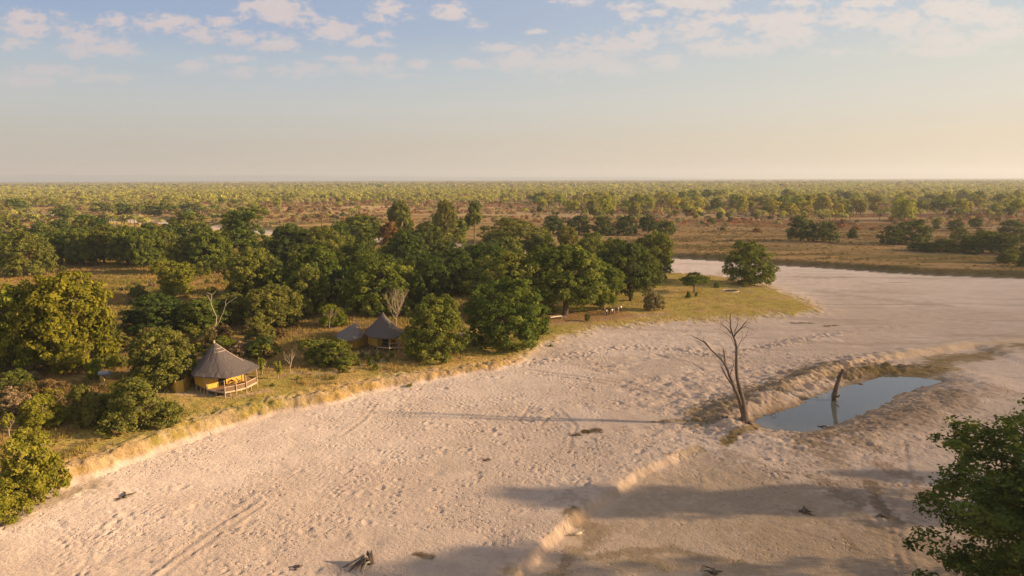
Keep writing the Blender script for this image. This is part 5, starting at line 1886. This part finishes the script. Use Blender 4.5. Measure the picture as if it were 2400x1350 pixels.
person(1421.5, 740, cloths['white'], cloths['black'], 1.2, 'leftmost standing person, white top and black trousers, next to the pale post', 1.7, .7)
person(1428, 739, cloths['black'], cloths['black'], 2.2, 'standing person dressed all in black, second from the left', 1.78, .2)
person(1434.5, 738.5, cloths['white'], cloths['brown'], .4, 'standing person with white shirt and brown trousers, third from the left', 1.72, .9)
person(1439, 737, cloths['khaki'], cloths['khaki'], -1.0, 'standing person in khaki shirt and trousers, between white and navy shirts', 1.72, .1)
person(1444, 735.5, cloths['navy'], cloths['brown'], 2.9, 'standing person in navy top and brown trousers, left of the pink shirt', 1.82, .5)
person(1449, 734, cloths['pink'], cloths['khaki'], -2.0, 'standing person in pale pink shirt and khaki trousers', 1.74, .3)
person(1455.5, 731, cloths['white'], cloths['black'], .9, 'rightmost standing person, white shirt and black trousers, a little apart', 1.70, .6)

# ------------------------------------------------------------------ dead tree by the pool
def trace(mb, base, pts, rads, depthoff, n=8):
    """a limb given by its bends, each a little nearer or farther than the trunk"""
    cam_p = Vector((0, 0, CAM_Z)); out = []
    for (px_, py_), off in zip(pts, depthoff):
        d = ray(px_, py_)
        hd_ = math.hypot(base[0], base[1]) + off
        k = hd_ / math.hypot(d.x, d.y)
        out.append(cam_p + d * k)
    # smooth the bends a little with midpoints
    P2 = [out[0]]; R2 = [rads[0]]
    for i in range(1, len(out)):
        mid_ = (out[i - 1] + out[i]) / 2 + Vector((random.Random(i).uniform(-.06, .06), 0, random.Random(i + 9).uniform(-.03, .03)))
        P2 += [mid_, out[i]]; R2 += [(rads[i - 1] + rads[i]) / 2, rads[i]]
    mb.tube(P2, R2, n)
    return out


base = place(1746, 992)
e = empty('dead_tree', tuple(base))
tag(e, 'tall leafless dead tree with forked trunk standing beside the pool', 'tree')
mb = MB()
trace(mb, base, [(1748, 994), (1745, 965), (1735, 915), (1727, 880), (1726, 840), (1726, 812), (1719, 789)], [.60, .38, .28, .22, .19, .16, .13], [0, 0, .1, .3, .4, .5, .5])
mb.tube([tuple(base + [0, 0, -.3]), tuple(base + [-.05, 0, .5]), tuple(base + [-.1, 0, 1.4])], [.75, .55, .38], 9)
for a in range(5):
    an = a * 1.25 + .3
    mb.tube([tuple(base + [0, 0, .5]), tuple(base + [math.cos(an) * .7, math.sin(an) * .6, .12]), tuple(base + [math.cos(an) * 1.3, math.sin(an) * 1.1, -.15])], [.3, .2, .06], 6)
mb.build('trunk', M['dead'], e, tuple(base), True)
limbs = [
    ([(1742, 972), (1734, 940), (1722, 912), (1717, 896), (1706, 868), (1697, 850), (1672, 825), (1652, 803), (1635, 793), (1620, 786)], [.26, .22, .19, .16, .14, .12, .09, .07, .05, .02], [0, -.2, -.4, -.5, -.7, -.9, -1.2, -1.5, -1.8, -2.0]),
    ([(1719, 905), (1702, 882), (1690, 860)], [.12, .10, .06], [-.5, -.9, -1.2]),
    ([(1712, 880), (1715, 868), (1721, 845)], [.06, .05, .02], [-.6, -.4, -.1]),
    ([(1702, 858), (1698, 836), (1695, 818)], [.09, .08, .05], [-.8, -.7, -.5]),
    ([(1719, 789), (1712, 765), (1711, 748), (1712, 735)], [.11, .08, .05, .02], [.5, .6, .7, .8]),
    ([(1719, 790), (1731, 775), (1742, 762), (1754, 748)], [.11, .08, .05, .02], [.5, .9, 1.2, 1.5]),
    ([(1722, 780), (1726, 768), (1728, 758)], [.05, .04, .02], [.6, .3, .1]),
    ([(1716, 782), (1706, 772), (1695, 763), (1688, 755)], [.07, .055, .035, .015], [.5, .1, -.2, -.4]),
    ([(1711, 758), (1703, 752), (1697, 750)], [.03, .025, .012], [.6, .4, .3]),
    ([(1725, 815), (1716, 795), (1704, 783), (1694, 776)], [.03, .025, .02, .01], [.5, .0, -.3, -.5]),
    ([(1727, 822), (1736, 800), (1748, 788), (1752, 778)], [.03, .025, .02, .01], [.5, .9, 1.2, 1.4]),
    ([(1697, 850), (1692, 842), (1690, 838)], [.03, .025, .012], [-.9, -1.0, -1.0]),
    ([(1735, 770), (1745, 766), (1750, 768)], [.025, .02, .01], [1.0, 1.2, 1.3]),
    ([(1664, 815), (1658, 806), (1650, 800)], [.03, .02, .01], [-1.3, -1.5, -1.6]),
    ([(1717, 895), (1708, 880), (1706, 868)], [.12, .10, .07], [-.4, -.2, 0]),
]
for pts, rads, off in limbs:
    mb = MB(); tw = trace(mb, base, pts, [r_ * 1.1 + .01 for r_ in rads], off, 7 if max(rads) > .08 else 5)
    rt = rngs(int(pts[-1][0]))
    for q_ in range(len(tw) - 1, max(0, len(tw) - 4), -1):
        dd_ = (tw[q_] - tw[q_ - 1]).normalized()
        grow(mb, rt, tw[q_], dd_ + Vector(rt.normal(size=3)) * .5, .7, .022, 2, .6, 4, .05)
    mb.build('limb', M['dead'], e, tuple(base), True)

# broken trunk standing in the water
q = G(1957, 938, WATER_Z)
base = np.array([q[0], q[1], WATER_Z])
e = empty('dead_stump', tuple(base))
tag(e, 'leaning broken tree trunk standing in the pool', 'stump')
mb = MB()
trace(mb, base, [(1956, 938), (1956, 925), (1961, 905), (1967, 888), (1972, 875), (1977, 866)], [.38, .42, .33, .26, .24, .30], [0, 0, .1, .2, .3, .3], 9)
mb.tube([tuple(base + [0, 0, -.7]), tuple(base + [0, 0, .2])], [.42, .40], 9)
mb.build('trunk', M['dead'], e, tuple(base), True)
mb = MB(); trace(mb, base, [(1964, 896), (1962, 884), (1966, 874), (1971, 872)], [.06, .06, .05, .05], [.1, .0, .1, .2], 5); mb.build('broken_branch', M['dead'], e, tuple(base), True)
mb = MB(); trace(mb, base, [(1958, 930), (1965, 929), (1968, 926)], [.18, .14, .07], [0, -.2, -.3], 6); mb.build('snag', M['dead'], e, tuple(base), True)

for (a, b, w_, lbl, nm) in (([(1808, 974), (1812, 968), (1819, 973)], [], .05, 'small dark stick poking out of the water near the dead tree', 'stick'),
                            ([(1918, 1001), (1932, 998), (1940, 1001)], [], .10, 'dark driftwood piece at the near shore of the pool', 'driftwood')):
    bq = place(*a[0]) if nm == 'driftwood' else np.array([*G(*a[0], WATER_Z), WATER_Z])
    e = empty(nm, tuple(bq)); tag(e, lbl, 'driftwood')
    mb = MB(); trace(mb, bq, a, [w_] * 3, [0, .05, 0], 6); mb.build('branch', M['dead'], e, tuple(bq), True)
    mb = MB(); mb.tube([tuple(bq + [0, 0, -.1]), tuple(bq + [.1, .1, .25])], w_ * .7, 5); mb.build('knot', M['dead'], e, tuple(bq), True)

# ------------------------------------------------------------------ driftwood and roots on the sand
def roots(px_, py_, n, R_, hmax, label, seed, pale=.5, dir_=None):
    rr = rngs(seed)
    b_ = place(px_, py_)
    e = empty('root_stump' if hmax > .7 else 'driftwood', tuple(b_)); tag(e, label, 'driftwood')
    mb = MB()
    for k in range(5):
        an = rr.uniform(0, 6.28); q = rr.uniform(0, .3)
        x, y = math.cos(an) * q, math.sin(an) * q
        mb.tube([(x, y, -.2), (x * 1.3, y * 1.3, hmax * .45), (x * 1.6, y * 1.6, hmax * rr.uniform(.6, 1.0))], [.20, .15, .03], 7)
    mb.build('stump' if hmax > .7 else 'branch', M['dead'], e, None, True)
    for k in range(n):
        an = rr.uniform(0, 6.28) if dir_ is None else rr.normal(dir_, .55)
        L_ = R_ * rr.uniform(.5, 1.0)
        z0 = hmax * rr.uniform(.1, .55)
        pts = [(0, 0, z0 * .6), (math.cos(an) * L_ * .3, math.sin(an) * L_ * .3, z0 + .1), (math.cos(an + .15) * L_ * .65, math.sin(an + .15) * L_ * .65, z0 * .5 + .05),
               (math.cos(an + .3) * L_, math.sin(an + .3) * L_, .02)]
        mb = MB(); mb.tube(pts, [.11, .09, .06, .02], 6)
        mb.build('root', M['bleach'] if rr.random() < pale else M['dead'], e, None, True)


roots(868, 1322, 13, 2.4, 1.35, 'gnarled root stump with pale roots lying on the sand at the bottom', 3, .6, 3.6)
roots(1880, 1200, 6, 1.6, .35, 'dark fallen branches on the shaded sand at right', 9, .1, -.5)
roots(2068, 1212, 4, .9, .2, 'small dark branch on the sand left of the near tree', 12, .1)
roots(1700, 980, 7, 1.5, .6, 'dark tangled roots on the sand left of the dead tree', 14, .1, 3.0)
roots(1142, 1078, 3, .5, .12, 'tiny reddish brown branch alone on the open sand', 15, .3)
roots(1670, 1342, 5, 1.2, .3, 'dark brushwood at the bottom edge of the picture', 16, .1)
b_ = place(1350, 1256)
e = empty('log', tuple(b_)); tag(e, 'short bleached log lying in the gully below the sand step', 'log')
mb = MB(); mb.tube([(-.75, -.05, .10), (0, 0, .17), (.55, .12, .26)], [.07, .13, .14], 8); mb.build('trunk', M['bleach'], e, None, True)
mb = MB(); mb.tube([(.45, .1, .24), (.8, .2, .5)], [.08, .03], 6); mb.build('branch', M['bleach'], e, None, True)
# thin weeds on the bare sand
rr = rngs(77)
for (px_, py_, L_) in ((290, 1166, 1.6), (700, 1330, .5)):
    roots(px_, py_, 5, L_, .2, {290: 'line of dark weeds on the sand near the left bank', 700: 'small dark twig on the sand left of the root stump'}[px_], px_, .1, .6)

# ------------------------------------------------------------------ bare trees
def bare_tree(px_, base_, top_, wpx, label, seed, mt, depth=4, n0=4, spread=.5, cat='tree', tr=.09, grp=None, leafy=None):
    p = place(px_, base_)
    hd_ = math.hypot(p[0], p[1]); d = ray(px_, top_)
    h = CAM_Z + hd_ * d.z / math.hypot(d.x, d.y) - p[2]
    q = CM.to_3x3().transposed() @ Vector((p[0], p[1], p[2] - CAM_Z)); w = wpx / 1600 * -q.z
    rr = rngs(seed)
    e = empty('bare_tree' if cat == 'tree' else 'bare_bush', tuple(p)); tag(e, label, cat, grp)
    mb = MB(); mb.tube([(0, 0, -.15), (0, 0, .2 * h), (.02 * h, 0, .35 * h)], [tr * 1.3, tr, tr * .9], 7)
    mb.build('trunk', mt, e, None, True)
    for i in range(n0):
        an = i * 6.283 / n0 + rr.uniform(-.4, .4)
        mb = MB()
        grow(mb, rr, (0.02 * h, 0, h * rr.uniform(.18, .34)), (math.cos(an) * .6, math.sin(an) * .6, .9), h * .27, tr * .6, depth, spread, 5, .10)
        V = np.array(mb.v)
        k = np.maximum(1, np.hypot(V[:, 0], V[:, 1]) / (w / 2)); V[:, 0] /= k; V[:, 1] /= k
        V[:, 2] = np.minimum(V[:, 2], h + (V[:, 2] - h) * .1)
        mb.v = [tuple(x) for x in V]
        mb.build('limb', mt, e)
    if leafy:
        cm, tm = proto('savanna', seed % 4, 0)
        c = bpy.data.objects.new('crown', cm); COL.objects.link(c); c.parent = e; c.scale = (w / 2 * .8, w / 2 * .8, h / 2)
        c.material_slots[0].link = 'OBJECT'; c.material_slots[0].material = M[leafy]


bare_tree(928, 766, 678, 66, 'fan shaped bare beige tree behind the second hut roof', 5, M['twig'], 4, 9, .42, tr=.14)
bare_tree(772, 770, 722, 60, 'low bare bush of beige twigs behind the annex', 8, M['twig'], 4, 6, .5, 'bush', .07)
bare_tree(830, 775, 735, 26, 'thin beige dry bush just above the annex roof', 18, M['twig'], 3, 5, .4, 'bush', .05)
bare_tree(615, 878, 838, 30, 'thin young tree nearest the hut veranda with sparse leaves', 21, M['palebark'], 3, 4, .5, tr=.07, leafy='lime')
bare_tree(652, 888, 845, 26, 'thin forked young tree in the middle of the three by the hut', 22, M['palebark'], 3, 4, .5, tr=.07, leafy='lime')
bare_tree(680, 870, 818, 34, 'thin bare tree with curved branches, right of the three by the hut', 23, M['palebark'], 3, 5, .55, tr=.07)
bare_tree(22, 1022, 966, 34, 'thin pale sapling in the bushes at lower left', 24, M['palebark'], 3, 4, .5, tr=.06, leafy='lime')
base = place(505, 792)
e = empty('dead_tree', tuple(base)); tag(e, 'dead tree with pale twisted branches behind the first hut', 'tree')
mb = MB(); trace(mb, base, [(505, 795), (504, 770), (508, 742), (501, 728), (494, 710), (496, 690), (486, 686), (484, 684)], [.12, .09, .075, .065, .055, .045, .035, .02], [0] * 8, 6)
mb.build('trunk', M['bleach'], e, tuple(base), True)
for pts in ([(505, 770), (514, 755), (516, 748)], [(496, 692), (504, 684), (506, 680)], [(494, 706), (488, 696), (482, 688)], [(512, 758), (522, 735), (528, 715), (540, 706), (555, 697)], [(530, 716), (528, 706), (532, 700)]):
    mb = MB(); trace(mb, base, pts, list(np.linspace(.05, .018, len(pts))), [0] * len(pts), 5); mb.build('limb', M['bleach'], e, tuple(base), True)

# ------------------------------------------------------------------ haze
hz = MB()
hz.box((0, 0, 94), (31500, 31500, 198))
mh = bpy.data.materials.new('haze'); mh.use_nodes = True
T = mh.node_tree; T.nodes.clear()
pv = nd(T, 'ShaderNodeVolumePrincipled')
pv.inputs['Density'].default_value = 1.2e-4
pv.inputs['Color'].default_value = (.93, .96, 1.0, 1)
pv.inputs['Anisotropy'].default_value = 0.2
o_ = nd(T, 'ShaderNodeOutputMaterial'); T.links.new(pv.outputs[0], o_.inputs['Volume'])
ho = hz.build('haze', mh)
tag(ho, 'thin pale haze over the whole plain', 'haze', kind='stuff')
